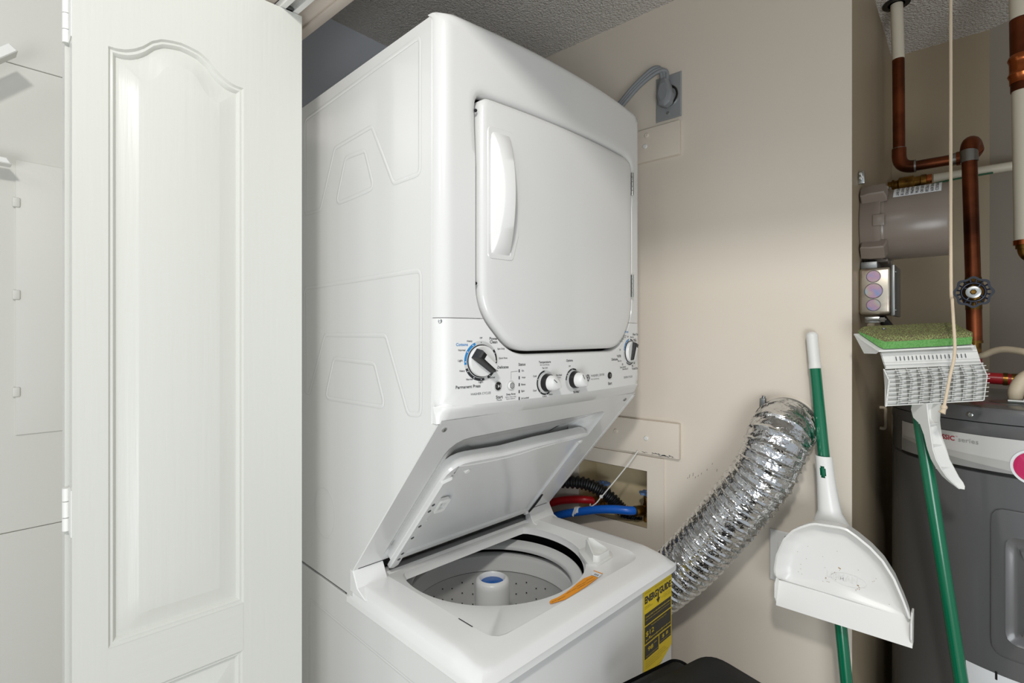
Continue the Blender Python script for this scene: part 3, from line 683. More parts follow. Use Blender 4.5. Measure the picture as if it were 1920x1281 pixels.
# wide curved inner border at the top
cl0 = (.28, .25); RL = lambda l: radial(l, cl0, 120)
li = RL(inset(lo_, .019)); loops = [[f0(o)(*p) for p in RL(l)] for l, o in rings]
for t in (.4, .8, .97): loops.append([f0(.0085)(p[0]+(cl0[0]-p[0])*t, p[1]+(cl0[1]-p[1])*t) for p in li])
rs = loft(bm, loops); bm.faces.new(rs[-1]); bm.faces.new(rs[0][::-1])
lid = mw('washer_lid', bm, enamel, lc, 35)
bm = B()  # wavy thick top lip
top = [(.095, .112), (.13, .1165), (.18, .1195), (.225, .1205), (.26, .1185), (.30, .1135), (.36, .1105), (.44, .1085), (.47, .108)]
bot = [(.095, .136), (.13, .131), (.18, .131), (.225, .134), (.26, .142), (.30, .1445), (.34, .142), (.40, .130), (.47, .122)]
loft(bm, [[sl(x, s, .0085) for x, s in top], [sl(x, s+.001, .0138) for x, s in top], [sl(x, s-.003, .0138) for x, s in bot], [sl(x, s, .0085) for x, s in bot]], closed=False)
mw('lid_lip', bm, enamel, lid, 40)
bm = B(); prism(bm, ccw(rpoly([(.0745, .15), (.097, .140), (.097, .418), (.086, .426), (.0745, .420)], .004, 3)), f0(.006), f0(.0175), .0025); mw('lid_hinge_rail', bm, enamel, lid, 40)
bm = B(); prism(bm, ccw(rpoly([(.096, .285), (.106, .275), (.106, .335), (.096, .345)], .002, 2)), f0(.008), f0(.0125), .001); mw('rail_tab', bm, enamel, lid, 40)
for s in (.215, .234, .281, .319, .372, .392):
    bm = B(); screw(bm, sl(.0858, s, .0174), SN, .0036, .0012); mw('screw', bm, steel, lid)
for u, s in ((.128, .136), (.462, .127)):
    bm = B(); lathe(bm, [(.0065, 0), (.0065, .004), (.005, .006), (.0001, .0062)], sl(u, s, .0085), SN, 20); mw('lid_bumper', bm, plastic_rough, lid)
bm = B(); so = ccw(rpoly([(.099, .209), (.124, .209), (.124, .246), (.099, .246)], .004, 3)); si = ccw(rpoly([(.104, .2155), (.118, .2155), (.118, .236), (.104, .236)], .002, 3))
NL = 40; cl = (.111, .2265)
A_, B_ = radial(so, cl, NL), radial(si, cl, NL)
loft(bm, [[f0(.012)(*p) for p in A_], [f0(.0195)(*p) for p in A_], [f0(.0195)(*p) for p in B_], [f0(.012)(*p) for p in B_], [f0(.012)(*p) for p in A_]])
mw('lid_latch_strike', bm, plastic_rough, lid, 30)
bm = B(); prism(bm, [(.098, .400), (.470, .396), (.470, .403), (.098, .4095)], f0(.004), f0(.0105)); tag(mw('gasket', bm, gasketm, lid, 0), 'dirty rubber seal along the lid hinge')
bm = B(); tube(bm, smoothpath([sl(.474, .398, .013), sl(.474, .375, .0145), sl(.474, .345, .0145), sl(.474, .325, .013)], 4), .003, 8); tag(mw('lid_spring', bm, blackmat, lid), 'black spring at the lid corner')
bm = B(); cyl(bm, sl(.462, .398, .010), sl(.478, .398, .010), .006, n=14); mw('hinge_pin', bm, plastic, lid)
# ---- yellow label
vl = VF-.0006; lx0, lx1, lz0, lz1 = .4552, .5755, .697, .881
fl = lambda o: (lambda x, z: V((lx0+(lx1-lx0)*x, vl-o, lz0+(lz1-lz0)*z)))
bm = B(); flat(bm, [(0, .0), (.5, .0), (1, .145), (1, 1), (0, 1)], fl(0)); el = mw('energy_label', bm, yellow, lc, 0)
bm = B(); g = fl(.0003)
flat(bm, [(.05, .60), (.97, .60), (.97, .73), (.05, .73)], g); flat(bm, [(.05, .39), (.97, .39), (.97, .585), (.05, .585)], g)
flat(bm, [(.05, .22), (.52, .22), (.52, .375), (.05, .375)], g); flat(bm, [(.55, .26), (.97, .26), (.97, .375), (.55, .375)], g)
put_text(bm, 'ENERGYGUIDE', .05, .97, .885, g, h=.085, bold=.055)
flat(bm, [(.49, .80), (.53, .80), (.53, .88), (.49, .88)], g); flat(bm, [(.44, .815), (.51, .755), (.58, .815)], g)
for s, a, b, zz in (('U.S. Government', .06, .26, .962), ('Federal law prohibits removal of this label before consumer purchase.', .4, .96, .962), ('Clothes Washer', .05, .24, .81), ('Capacity Class: Standard', .05, .32, .79), ('Capacity (tub volume)', .68, .96, .815), ('2.3 cubic feet', .62, .96, .795), ('Top Loading', .70, .96, .775),
                  ('Your cost will depend on your utility rates and use.', .08, .74, .19), ('Cost range based only on standard capacity models.', .08, .80, .165), ('Estimated operating cost based on six wash loads a week', .08, .86, .14), ('and a national average electricity cost.', .08, .62, .115), ('ftc.gov/energy', .42, .66, .045)):
    put_text(bm, s, a, b, zz, g, h=.011)
mw('lettering', bm, labelblack, el, 0)
bm = B(); g = fl(.0006)
for s, a, b, zz, hh in (('Compare ONLY to other labels with yellow numbers.', .08, .94, .69, .022), ('Labels with yellow numbers are based on the same test procedures.', .08, .94, .655, .012), ('Estimated Yearly Energy Cost', .27, .8, .56, .016),
                    ('$12', .08, .36, .495, .062), ('98', .15, .33, .315, .048), ('kWh', .36, .46, .335, .014), ('$ 8', .64, .86, .33, .045), ('Estimated Yearly Electricity Use', .09, .5, .245, .011), ('Estimated yearly cost with natural gas', .58, .95, .285, .010), ('Cost Range of Similar Models', .3, .76, .395, .010)):
    put_text(bm, s, a, b, zz, g, h=hh, bold=.01)
flat(bm, [(.09, .424), (.93, .424), (.93, .43), (.09, .43)], g); flat(bm, [(.17, .45), (.21, .432), (.25, .45)], g)
for x in (.09, .27, .45, .63, .8, .92): flat(bm, [(x, .415), (x+.012, .415), (x+.012, .438), (x, .438)], g)
tag(mw('lettering', bm, yellow, el, 0), 'yellow numbers on the black fields')

# ================================================================== MAIN WALL FITTINGS
def wx(y, z, o=0.): return V((XW-o, y, z))
def wallbolt(bm, y, z, o, r=.006): lathe(bm, [(r, 0), (r, .002), (r*.75, .0035), (r*.3, .0035), (r*.3, .002)], wx(y, z, o), (-1, 0, 0), 16)
for name, a, b, lab, bolts in (('wall_board', (.553, 1.866), (.82, 1.951), 'painted wood board with two screws just under the grey dryer receptacle', ((.641, 1.934), (.6457, 1.906))),
                               ('wall_board', (.5535, 1.096), (.905, 1.185), 'painted wood board with chipped lower edge above the hose box', ((.733, 1.1464), (.6426, 1.138)))):
    t = empty(name, wx((a[0]+b[0])/2, a[1]), lab, 'board')
    bm = B(); box(bm, (XW-.013, a[0], a[1]), (XW, b[0], b[1]), .0015); mk('board', bm, wallpaint, t)
    for k, (y, z) in enumerate(bolts):
        bm = B(); wallbolt(bm, y, z, .013); mk('screw', bm, wallpaint if k == 0 else plastic_rough, t)
    if a[1] < 1.5:
        bm = B()
        for k in range(26):
            y = .556+.09*random.random()**.8; l_ = .004+.012*random.random(); z = 1.0965+.004*random.random()
            flat(bm, [(y, z), (y+l_, z+random.uniform(-.001, .004)), (y+l_, z+.0012+random.uniform(-.001, .004))], lambda y, z: wx(y, z, .0134))
        mk('scuff_marks', bm, inkgrey, t, 0)
# recessed hose box
hb = empty('hose_outlet_box', wx(.745, .86), 'cream recessed washer hose outlet box with painted frame', 'outlet box')
fo = [(.598, .80), (.598, 1.088), (.91, 1.088), (.91, .80)]; bm = B()
slab(bm, fo, [hole], lambda y, z: wx(y, z, .004)); loft(bm, [[wx(y, z, .004) for y, z in fo], [wx(y, z, 0) for y, z in fo]]); loft(bm, [[wx(y, z, .004) for y, z in hole], [wx(y, z, -.01) for y, z in hole]])
mk('frame', bm, wallpaint, hb, 0)
bm = B(); ih = inset(ccw(hole), .0015); loft(bm, [[wx(y, z, .002) for y, z in ih], [wx(y, z, -.09) for y, z in ih]], cap1=True); mk('box_shell', bm, boxcream, hb, 0)
bm = B(); put_text(bm, 'DUPONT' if 0 else 'IPS', .722, .766, 1.069, lambda y, z: wx(.722+.766-y, z, .0045), h=.008)
bm.free()
def valve(y, z, m):
    bm = B(); cyl(bm, (XW+.04, y, .90), (XW+.04, y, z+.03), .009); lathe(bm, [(.013, -.012), (.014, 0), (.013, .012)], (XW+.04, y, z), n=6); cyl(bm, (XW+.04, y, z), (XW+.004, y, z), .0105); o = mk('valve', bm, brass, hb)
    bm = B(); c = V((XW+.04, y, z+.040)); lp_ = []
    for hh in (-.003, .003): lp_.append([c+V(((.019+.003*cos(7*2*pi*k/56))*cos(2*pi*k/56), (.019+.003*cos(7*2*pi*k/56))*sin(2*pi*k/56), hh)) for k in range(56)])
    loft(bm, lp_, True, True); lathe(bm, [(.006, .003), (.006, .007), (.0001, .0075)], c, n=12); mk('handwheel', bm, m, o)
valve(.667, .937, bluewheel); valve(.807, .937, bluewheel)
def hose(name, pts, r, m, label, per=10, ridges=None, n=16):
    p = smoothpath(pts, per)
    if ridges: p = smoothpath(pts, ridges); rr_ = [r*(1+.14*(1 if k % 4 in (0, 1) else -1)) for k in range(len(p))]
    bm = B(); tube(bm, p, rr_ if ridges else r, n); t = empty(name, p[0], label, 'hose'); mk('hose', bm, m, t, 60 if not ridges else 35); return t
bh = hose('cold_water_hose', [(XW+.004, .672, .937), (1.25, .69, .939), (1.237, .72, .9385), (1.228, .76, .932), (1.222, .807, .919), (1.21, .8976, .888), (1.195, .96, .85)], .0115, bluehose, 'blue rubber fill hose joined to a brass valve')
bm = B(); cyl(bm, (XW+.012, .668, .9365), (XW-.012, .677, .9375), .0145, n=10); mk('coupling', bm, brass, bh)
bm = B(); tube(bm, [(1.2185, .838, .9118), (1.2205, .826, .9145)], .0124, 16); prism(bm, [(.828, .928), (.834, .9275), (.843, .903), (.838, .9)], lambda y, z: V((1.206, y, z)), lambda y, z: V((1.2045, y, z))); mk('hose_tag', bm, whitepaper, bh)
rh = hose('hot_water_hose', [(XW+.02, .812, .929), (1.262, .84, .934), (1.25, .879, .9288), (1.235, .93, .914), (1.22, .99, .88)], .0115, redhose, 'red rubber fill hose behind the black drain hose')
dh = hose('drain_hose', [(1.205, .96, .975), (1.22, .8954, .985), (1.25, .8236, .9845), (1.28, .7718, .9547), (1.30, .7408, .919), (1.315, .705, .895), (1.33, .69, .86)][:7], .0165, blackhose, 'black corrugated drain hose curling into the hose box', ridges=22)
ct = empty('cable_tie', (1.24, .7612, .9691), 'long white nylon cable tie around the drain hose, its tail rising', 'cable tie')
bm = B(); tube(bm, smoothpath([(1.228, .760, .967), (1.246, .70, 1.05), (1.2545, .665, 1.102)], 6), .0016, 6); mk('tie_tail', bm, plastic_rough, ct)
bm = B(); tube(bm, smoothpath([(1.228, .7612, .967), (1.222, .772, .950), (1.222, .786, .938), (1.228, .7975, .9335), (1.236, .802, .936)], 6), .0017, 7); box(bm, (1.224, .7575, .963), (1.232, .7655, .971), .0015); mk('tie_loop', bm, plastic_rough, ct)
# dryer receptacle and its plug
ro = empty('dryer_receptacle', wx(.5965, 1.965), 'grey steel dryer receptacle plate high on the wall', 'outlet')
bm = B(); prism(bm, ccw([(.5505, 1.9635), (.6195, 1.9635), (.6195, 2.077), (.5505, 2.077)]), lambda y, z: wx(y, z), lambda y, z: wx(y, z, .006), .0025); mk('cover_plate', bm, greyplate, ro, 25)
bm = B(); lathe(bm, [(.027, .004), (.027, .0075), (.025, .0085), (.022, .0085), (.0215, .003), (.001, .003)], wx(.585, 2.022), (-1, 0, 0), 36); mk('socket_face', bm, black, ro)
bm = B(); lathe(bm, [(.0285, .005), (.0285, .0078), (.0270, .0083), (.0262, .0075)], wx(.585, 2.022), (-1, 0, 0), 36, cap=False); mk('socket_rim', bm, chrome, ro)
for z in (1.979,):
    bm = B(); wallbolt(bm, .585, z, .006, .0035); mk('screw', bm, chrome, ro)
pc = empty('power_cord', wx(.585, 2.0, .03), 'grey dryer plug and heavy ribbed cord', 'power cord')
bm = B(); ol = ccw(rpoly([(.569, 1.996), (.584, 1.988), (.600, 1.995), (.606, 2.018), (.597, 2.060), (.577, 2.060), (.564, 2.018)], .008, 4))
prism(bm, ol, lambda y, z: wx(y, z, .009), lambda y, z: wx(y, z, .036), .005); mk('plug', bm, greyrubber, pc, 45)
bm = B(); prism(bm, ccw(rpoly([(.577, 2.003), (.593, 2.003), (.599, 2.022), (.593, 2.047), (.580, 2.047), (.572, 2.022)], .006, 3)), lambda y, z: wx(y, z, .035), lambda y, z: wx(y, z, .0372), .0008); mk('plug_face', bm, greyrubber, pc, 40)
for q in (-.0085, 0, .0085):
    bm = B(); tube(bm, smoothpath([wx(.587+q*.7, 2.056, .022), wx(.588+q*.8, 2.076, .024+q*.2), wx(.594+q*.5, 2.086+q*.5, .028), wx(.612+q*.2, 2.084+q*.9, .034), wx(.640-q*.1, 2.066+q, .042), wx(.67, 2.04+q, .05), wx(.72, 1.99+q, .06), wx(.78, 1.93+q, .075)], 8), .0052, 10); mk('cord_core', bm, greyrubber, pc)
# foil exhaust duct
ed = empty('exhaust_duct', wx(.31, 1.207), 'crinkled silver foil exhaust duct clamped to the wall', 'duct')
dpath = smoothpath([(1.266, .3096, 1.2068), (1.245, .3093, 1.2066), (1.222, .3098, 1.200), (1.203, .3135, 1.180), (1.192, .321, 1.150), (1.185, .338, 1.105), (1.182, .380, 1.042), (1.183, .435, .963), (1.184, .490, .887), (1.184, .546, .824), (1.184, .62, .75), (1.184, .70, .68)], 40)
L = [0]
for p, q in zip(dpath, dpath[1:]): L.append(L[-1]+(q-p).length)
ns = int(L[-1]/.0019); pts = []; k = 0
for i in range(ns+1):
    s = L[-1]*i/ns
    while k < len(L)-2 and L[k+1] < s: k += 1
    pts.append(dpath[k].lerp(dpath[k+1], (s-L[k])/(L[k+1]-L[k]+1e-9)))
bm = B(); rs = tube(bm, pts, .0610, 72, False); per = .0185
for i, ring in enumerate(rs):
    s = L[-1]*i/ns
    for j_, v in enumerate(ring):
        ph = (s/per+j_/72) % 1.0
        prof = .0040*(cos(pi*(ph-.5)/.44)**2 if abs(ph-.5) < .22 else 0) - .0012
        jit = (0 if abs(ph-.5) < .14 else 1)*random.uniform(-.0007, .0007)
        c = pts[i]; d = (v.co-c); v.co = c+d*(1+(prof+jit)/.061)
mk('foil_sleeve', bm, foil, ed, 24)
bm = B(); lathe(bm, [(.0625, .005), (.0640, .005), (.0640, .0135), (.0625, .0135)], wx(.3096, 1.2068), (-1, 0, 0), 64, cap=False)
cl_ = wx(.3096+.046, 1.2068+.047, .010); box(bm, (-.008, -.006, -.013), (.004, .006, .013), .002, 2, Matrix.Translation(cl_)); cyl(bm, cl_+V((-.003, .004, -.016)), cl_+V((-.003, -.002, .018)), .0036, n=8)
mk('hose_clamp', bm, steel, ed)
bm = B(); lathe(bm, [(.068, 0), (.068, .002), (.062, .005)], wx(.3096, 1.2068), (-1, 0, 0), 48, cap=False); mk('wall_collar', bm, wallpaint, ed)
# duplex outlet behind the dustpan
do = empty('wall_outlet', wx(.31, .858), 'white wall outlet half hidden behind the dustpan', 'outlet')
bm = B(); prism(bm, ccw([(.2745, .8575), (.3445, .8575), (.3445, .9722), (.2745, .9722)]), lambda y, z: wx(y, z), lambda y, z: wx(y, z, .006), .003); mk('cover_plate', bm, plastic, do, 25)
bm = B(); prism(bm, ccw(rpoly([(.2925, .881), (.3265, .881), (.3265, .949), (.2925, .949)], .002, 2)), lambda y, z: wx(y, z, .004), lambda y, z: wx(y, z, .0072), .0008); rc = mk('receptacle', bm, plastic_rough, do)
bm = B()
for zz in (.934, .899):
    for y in (.3155, .303): box(bm, (XW-.0075, y-.001, zz-.004), (XW-.007, y+.001, zz+.004))
mk('slots', bm, black, rc, 0)
for z in (.962, .868):
    bm = B(); wallbolt(bm, .3095, z, .006, .003); mk('screw', bm, chrome, do)

# ================================================================== BROOM AND DUSTPAN
P0, P1 = V((1.2535, .2574, 1.4168)), V((1.198, .1906, .785)); dirn = (P1-P0).normalized()
def pole(t): return P0+dirn*t
tl = 1.415/abs(dirn.z)
br = empty('broom', pole(tl*.985), 'green broom stick with white grip standing behind the dustpan', 'broom')
bm = B(); tube(bm, [pole(.075), pole(.4), pole(tl-.07)], .0108, 20); mk('pole', bm, greenpole, br)
bm = B(); gp = [(0, .003), (.002, .008), (.006, .0112), (.012, .0118)]+[(.014+.002*k, .0118 if k % 2 else .0111) for k in range(28)]+[(.074, .0122), (.078, .0122), (.079, .0110)]
tube(bm, [pole(a) for a, _ in gp], [r for _, r in gp], 20); mk('grip', bm, plastic_rough, br)
bm = B(); c = pole(tl-.06); box(bm, (c.x-.13, c.y-.02, .005), (c.x+.02, c.y+.02, .07), .012, 3); mk('broom_head', bm, greenpole, br)
dpn = empty('dustpan', (1.17, .19, .86), 'white dustpan clipped by its handle to the broom pole', 'dustpan')
# pan outline in the wall-parallel plane (y, z)
pan = [(.3035, .8985), (.3080, .925), (.3035, .957), (.2905, .992), (.2745, .014+1.000), (.2605, 1.0245), (.2440, 1.0345), (.2330, 1.0385), (.1920, 1.0415), (.1800, 1.0405), (.1640, 1.0315), (.1420, 1.0160), (.1220, .9960), (.1050, .9680), (.0920, .9350), (.0850, .9140), (.0800, .8925)]
pan = pan[:1]+[(.5*(a[0]+b[0]), .5*(a[1]+b[1])) if h_ else b for a, b in zip(pan, pan[1:]) for h_ in (1, 0)]
pan = ccw(pan); pc_ = (.192, .958); NP = 120
def panx(z): return 1.178-(1.04-z)*.04          # leans outward at the bottom
e0 = radial(pan, pc_, NP)
def shrink(d): return [(pc_[0]+(y-pc_[0])*(1-d/hypot(y-pc_[0], z-pc_[1])), pc_[1]+(z-pc_[1])*(1-d/hypot(y-pc_[0], z-pc_[1]))) for y, z in e0]
e1, e2, e3, e4, eb = shrink(.0036), shrink(.0075), shrink(.021), shrink(.031), shrink(.003)
def pl(l, o): return [V((panx(z)-o, y, z)) for y, z in l]
def atlip(l, o, keep):   # towards the mouth the rim drops to the floor level
    out = []
    for y, z in l:
        k = max(0, min(1, (z-(.8985-(.3035-y)*.03)-.001)/.012)); out.append(V((panx(z)-(keep+(o-keep)*k), y, z)))
    return out
bm = B()
rs = loft(bm, [pl(eb, -.020), atlip(e0, .012, -.012), atlip(e1, .0138, -.011), atlip(e2, .006, -.0105), atlip(shrink(.013), -.003, -.0105), atlip(e3, -.0092, -.0105), pl(e4, -.0115)]); bm.faces.new(rs[-1])
rs2 = loft(bm, [pl(eb, -.020), pl(e3, -.018)]); bm.faces.new(rs2[-1][::-1])
mk('pan', bm, dirtyplastic, dpn, 60)
bm = B()
lipf = [((.3055, .8995), -.010), ((.3020, .8557), .010), ((.0800, .8557), .010), ((.0825, .8995), -.010)]
lt = []
for t in (0, .12, .9, 1):
    row = []
    for k in range(2):
        (ya, za), oa = lipf[0 if k == 0 else 3]; (yb, zb), ob = lipf[1 if k == 0 else 2]
        row.append((ya+(yb-ya)*t, za+(zb-za)*t, oa+(ob-oa)*t))
    lt.append(row)
front = [[V((panx(z)-o-.004, y, z)) for y, z, o in r] for r in lt]; back = [[V((panx(z)-o+.002, y, z)) for y, z, o in r] for r in lt]
for r0, r1 in zip(front, front[1:]): flat(bm, [0, 1, 2, 3], lambda k: None) if 0 else bm.faces.new([bm.verts.new(p) for p in (r0[0], r0[1], r1[1], r1[0])])
for r0, r1 in zip(back, back[1:]): bm.faces.new([bm.verts.new(p) for p in (r0[0], r1[0], r1[1], r0[1])])
for a, b in ((front[-1], back[-1]), (front[0], back[0])): bm.faces.new([bm.verts.new(p) for p in (a[0], a[1], b[1], b[0])])
for k in (0, 1):
    for i in range(3): bm.faces.new([bm.verts.new(p) for p in (front[i][k], front[i+1][k], back[i+1][k], back[i][k])])
bmesh.ops.remove_doubles(bm, verts=bm.verts, dist=1e-5); mk('rubber_lip', bm, dirtyplastic, dpn, 30)
for y0 in (.3035, .0815):
    bm = B(); prism(bm, ccw([(.900, 1.158), (.912, 1.176), (.912, 1.196), (.856, 1.186), (.856, 1.168), (.872, 1.156)]), lambda z, x: V((x-.003, y0-.0016, z)), lambda z, x: V((x-.003, y0+.0016, z)), .0008); mk('end_cheek', bm, dirtyplastic, dpn, 30)
# handle: channel wrapped over the pole, with the hang hole showing green
bm = B(); NS, NT = 64, 26; grid = []
for i in range(NS+1):
    s = i/NS; z = 1.027+(1.161-1.027)*s; c = P0+dirn*((P0.z-z)/abs(dirn.z)); wdt = .0158+.0085*(1-s)**2+ (.008*max(0, (.16-s)/.16))
    row = []
    for j_ in range(NT+1):
        a = radians(-98+196*j_/NT); ex = .0145+.004*(1-s)
        row.append((c+V((-ex*cos(a)-.002+(.010*(1-s)**3), -wdt*sin(a), 0)), s, a))
    grid.append(row)
vv = [[bm.verts.new(p[0]) for p in r] for r in grid]
for i in range(NS):
    for j_ in range(NT):
        s = (i+.5)/NS; a = radians(-98+196*(j_+.5)/NT)
        if ((s-.775)/.092)**2+((a+.12)/.42)**2 < 1: continue
        bm.faces.new((vv[i][j_], vv[i][j_+1], vv[i+1][j_+1], vv[i+1][j_]))
bmesh.ops.recalc_face_normals(bm, faces=bm.faces); bmesh.ops.solidify(bm, geom=bm.faces[:], thickness=.002); mk('handle', bm, dirtyplastic, dpn, 30)
bm = B()
for k in range(46):
    a = random.uniform(pi*.9, 2.05*pi); y = .190+.027*cos(a)+random.gauss(0, .0015); z = .9265+.011*sin(a)+random.gauss(0, .001); r = random.uniform(.0003, .0012)
    flat(bm, ell(y, z, r, r*.6, 6), lambda y, z: V((panx(z)+.0108, y, z)))
for y, z in ((.196, .954), (.194, .953), (.183, .935), (.165, .93), (.2, .9415)): flat(bm, ell(y, z, .0014, .001, 8), lambda y, z: V((panx(z)+.0108, y, z)))
for k in range(30):
    y, z = random.uniform(.10, .29), random.uniform(.90, .99); flat(bm, ell(y, z, .0007, .0005, 6), lambda y, z: V((panx(z)+.0108, y, z)))
mk('dirt_stain', bm, stain, dpn, 0)

# ================================================================== SPONGE MOP (upside down)
FWD = V((sin(TH), cos(TH), 0)); RT = V((cos(TH), -sin(TH), 0))      # horizontal axes the mop head is turned to
MO = FWD*.97
def mp(x, y, D=.97):      # spot on the mop from its bearing and height as measured, at distance D
    return FWD*D+RT*((x-960)/975*D)+V((0, 0, HC+(628-y)/975*D))
mo = empty('sponge_mop', mp(1800, 1281, .93)-V((0, 0, .78)), 'sponge mop stood upside down against the water heater', 'mop')
# pole
pa, pb = mp(1722, 770, 1.0), mp(1804, 1290, .965); d = (pb-pa).normalized(); end = pa+d*((pa.z-.0)/abs(d.z))
bm = B(); tube(bm, [pa-d*.03, pa+d*.5, end-d*.0], .0112, 20); mk('pole', bm, greenpole, mo)
mo.location = end; MW[mo] = Matrix.Translation(end)
mo_fix = [c for c in mo.children]
for c in mo_fix:
    pass
for c in mo.children:
    if c.type == 'MESH':
        c.data.transform(Matrix.Translation(mp(1800, 1281, .93)-V((0, 0, .78))-end))
# grid block
def gb(x, y, o=0.): return mp(x, y, .955+o)
frontp = [(1660, 690), (1838, 681), (1846, 690), (1852, 706), (1845, 750), (1662, 763), (1668, 714)]
bm = B()
for pts, nm in (([(1657.5, 692), (1668, 714), (1662, 763)], 'cheek'),):
    f_ = [gb(*p) for p in pts]; bk = [gb(1657.5, 692, .004), gb(1657.5, 692, .02), gb(1655, 738, .030)]
# cheek plates at both ends
def cheek(x, dx):
    top_, mid, low, back_ = gb(x-3, 692-(x-1660)*.05), gb(x+7, 714-(x-1660)*.05), gb(x+1, 763-(x-1660)*.07), gb(x+1, 738-(x-1660)*.06, .032)
    bt = gb(x, 694-(x-1660)*.05, .02)
    lo1 = [top_, mid, low, back_, bt]; return [[p+RT*(-dx/2) for p in lo1], [p+RT*(dx/2) for p in lo1]]
loft(bm, cheek(1660, .002), True, True); loft(bm, cheek(1844, .002), True, True)
# back wall, top and bottom shelf of the block
def strip(bm, ya, oa, yb, ob, x0=1660, x1=1844, th=.0016):
    A = [gb(x0, ya, oa), gb(x1, ya-(x1-x0)*.055, oa), gb(x1, yb-(x1-x0)*.06, ob), gb(x0, yb, ob)]
    nrm = (A[1]-A[0]).cross(A[3]-A[0]).normalized()*th
    loft(bm, [A, [p+nrm for p in A]], True, True)
strip(bm, 694, .0060, 762, .0070); strip(bm, 692, .001, 694, .018); strip(bm, 762, .001, 762, .028)
mk('grid_frame', bm, plastic_rough, mo, 30)
bm = B(); NC = 9
for i in range(NC+1):
    x = 1662+182*i/NC; dy = -(x-1662)*.055
    lo1 = [gb(x-3, 693+dy, .002), gb(x+6, 714+dy, .002), gb(x+1, 762+dy*1.1, .002), gb(x+1, 761+dy*1.1, .0075), gb(x-1, 695+dy, .0065)]
    loft(bm, [[p+RT*-.0006 for p in lo1], [p+RT*.0006 for p in lo1]], True, True)
for i in range(NC):
    for r in range(8):
        y = 696+8.2*r+(3.4 if i % 2 else 0)
        if y > 760: continue
        sl_ = (y-693)/21*9 if y < 714 else 9-(y-714)/48*5
        x0 = 1659+182*i/NC+sl_; x1 = x0+182/NC+5; dy = -(x0-1662)*.056
        A = [gb(x0-1, y+dy, -.002), gb(x1+2, y+dy-1.6, -.0045), gb(x1, y+dy-1.2, .0068), gb(x0, y+dy, .0068)]
        loft(bm, [[p+V((0, 0, -.0005)) for p in A], [p+V((0, 0, .0005)) for p in A]], True, True)
mk('scrub_grid', bm, plastic_rough, mo, 30)
# stepped wringer plate with slots
bm = B(); prof = [(655, .012), (663, .004), (666, .004), (667.5, .007), (680, .004), (681, .001), (684.5, .001), (686, .006), (692, .004)]
rows = []
for y, o in prof:
    sh = (y-655)*.32
    rows.append([gb(1650+sh+(1829-1650)*k/24, y-(179*k/24)*.043, o) for k in range(25)])
bk_ = [[p+FWD*.003 for p in r] for r in rows]
loft(bm, rows+bk_[::-1]+[rows[0]], closed=False); mk('wringer_plate', bm, plastic_rough, mo, 30)
bm = B()
for k in range(18):
    x = 1679+7.65*k; y = 672.5-(x-1679)*.043
    A = [gb(x, y-3.6, .0045), gb(x+1.6, y-3.6, .0045), gb(x+3.2, y+4, .0026), gb(x+1.4, y+4, .0026)]
    bm.faces.new([bm.verts.new(p) for p in A])
mk('wringer_slots', bm, inkgrey, mo, 0)
# sponge carrier and sponge
def tilt(x, y, k, D0=.948, D1=1.016): # k 0 near edge .. 1 far edge
    return mp(x, y, D0+(D1-D0)*k)
bm = B()
nr = [(1601, 627, .9), (1646, 656, 0), (1824, 649, 0), (1783, 622, 1)]
A = [mp(1601, 626, 1.01), mp(1648, 657, .948), mp(1826, 648, .948), mp(1783, 618, 1.01)]
loft(bm, [A, [p+V((0, 0, -.003)) for p in A]], True, True)
C_ = [mp(1601, 627, 1.008), mp(1620, 663, 1.0), mp(1640, 663.5, .965), mp(1648, 657, .95)]
loft(bm, [C_, [p+RT*.003 for p in C_]], True, True); mk('sponge_carrier', bm, plastic_rough, mo, 20)
foam_b = [mp(1606, 622, 1.012), mp(1655, 655, .946), mp(1826, 645.5, .946), mp(1790, 612, 1.012)]
foam_m = [mp(1605, 620, 1.013), mp(1659, 641.5, .945), mp(1827.5, 632, .945), mp(1786, 607, 1.013)]
foam_t = [mp(1616, 612.5, 1.015), mp(1660, 633, .946), mp(1827, 624.5, .946), mp(1783, 604, 1.015)]
def rquad(q, n=7, jit=0.):
    c = sum(q, V())/4; out = []
    for i in range(4):
        for k in range(n):
            p = q[i].lerp(q[(i+1) % 4], k/n)
            if k == 0: p = p.lerp(c, .035)
            out.append(p)
    return out
bm = B(); loft(bm, [rquad(foam_b), [p.lerp(q, .4) for p, q in zip(rquad(foam_b), rquad(foam_m))], rquad(foam_m)], True, True); mk('sponge', bm, foamgreen, mo, 45)
bm = B(); up_ = V((0, 0, .0012)); m2 = rquad(foam_m); t2 = rquad(foam_t, 7)
def jt(l, a): return [p+V((random.uniform(-a, a), random.uniform(-a, a), random.uniform(-a, a))) for p in l]
c_t = sum(foam_t, V())/4
rs = loft(bm, [[p+up_*.1 for p in m2], jt([p.lerp(q, .5) for p, q in zip(m2, t2)], .0006), jt(t2, .0006), jt([p.lerp(c_t, .12)+up_ for p in t2], .0005), jt([p.lerp(c_t, .5)+up_*1.4 for p in t2], .0006)]); bm.faces.new(rs[-1])
mk('scrub_pad', bm, scrub, mo, 50)
bm = B()
for x, y in ((1657, 617.5), (1685, 621.5)): lathe(bm, [(.0032, 0), (.003, .002), (.0005, .003)], mp(x, y, .985), (0, 0, 1), 10)
mk('rivet', bm, steel, mo)
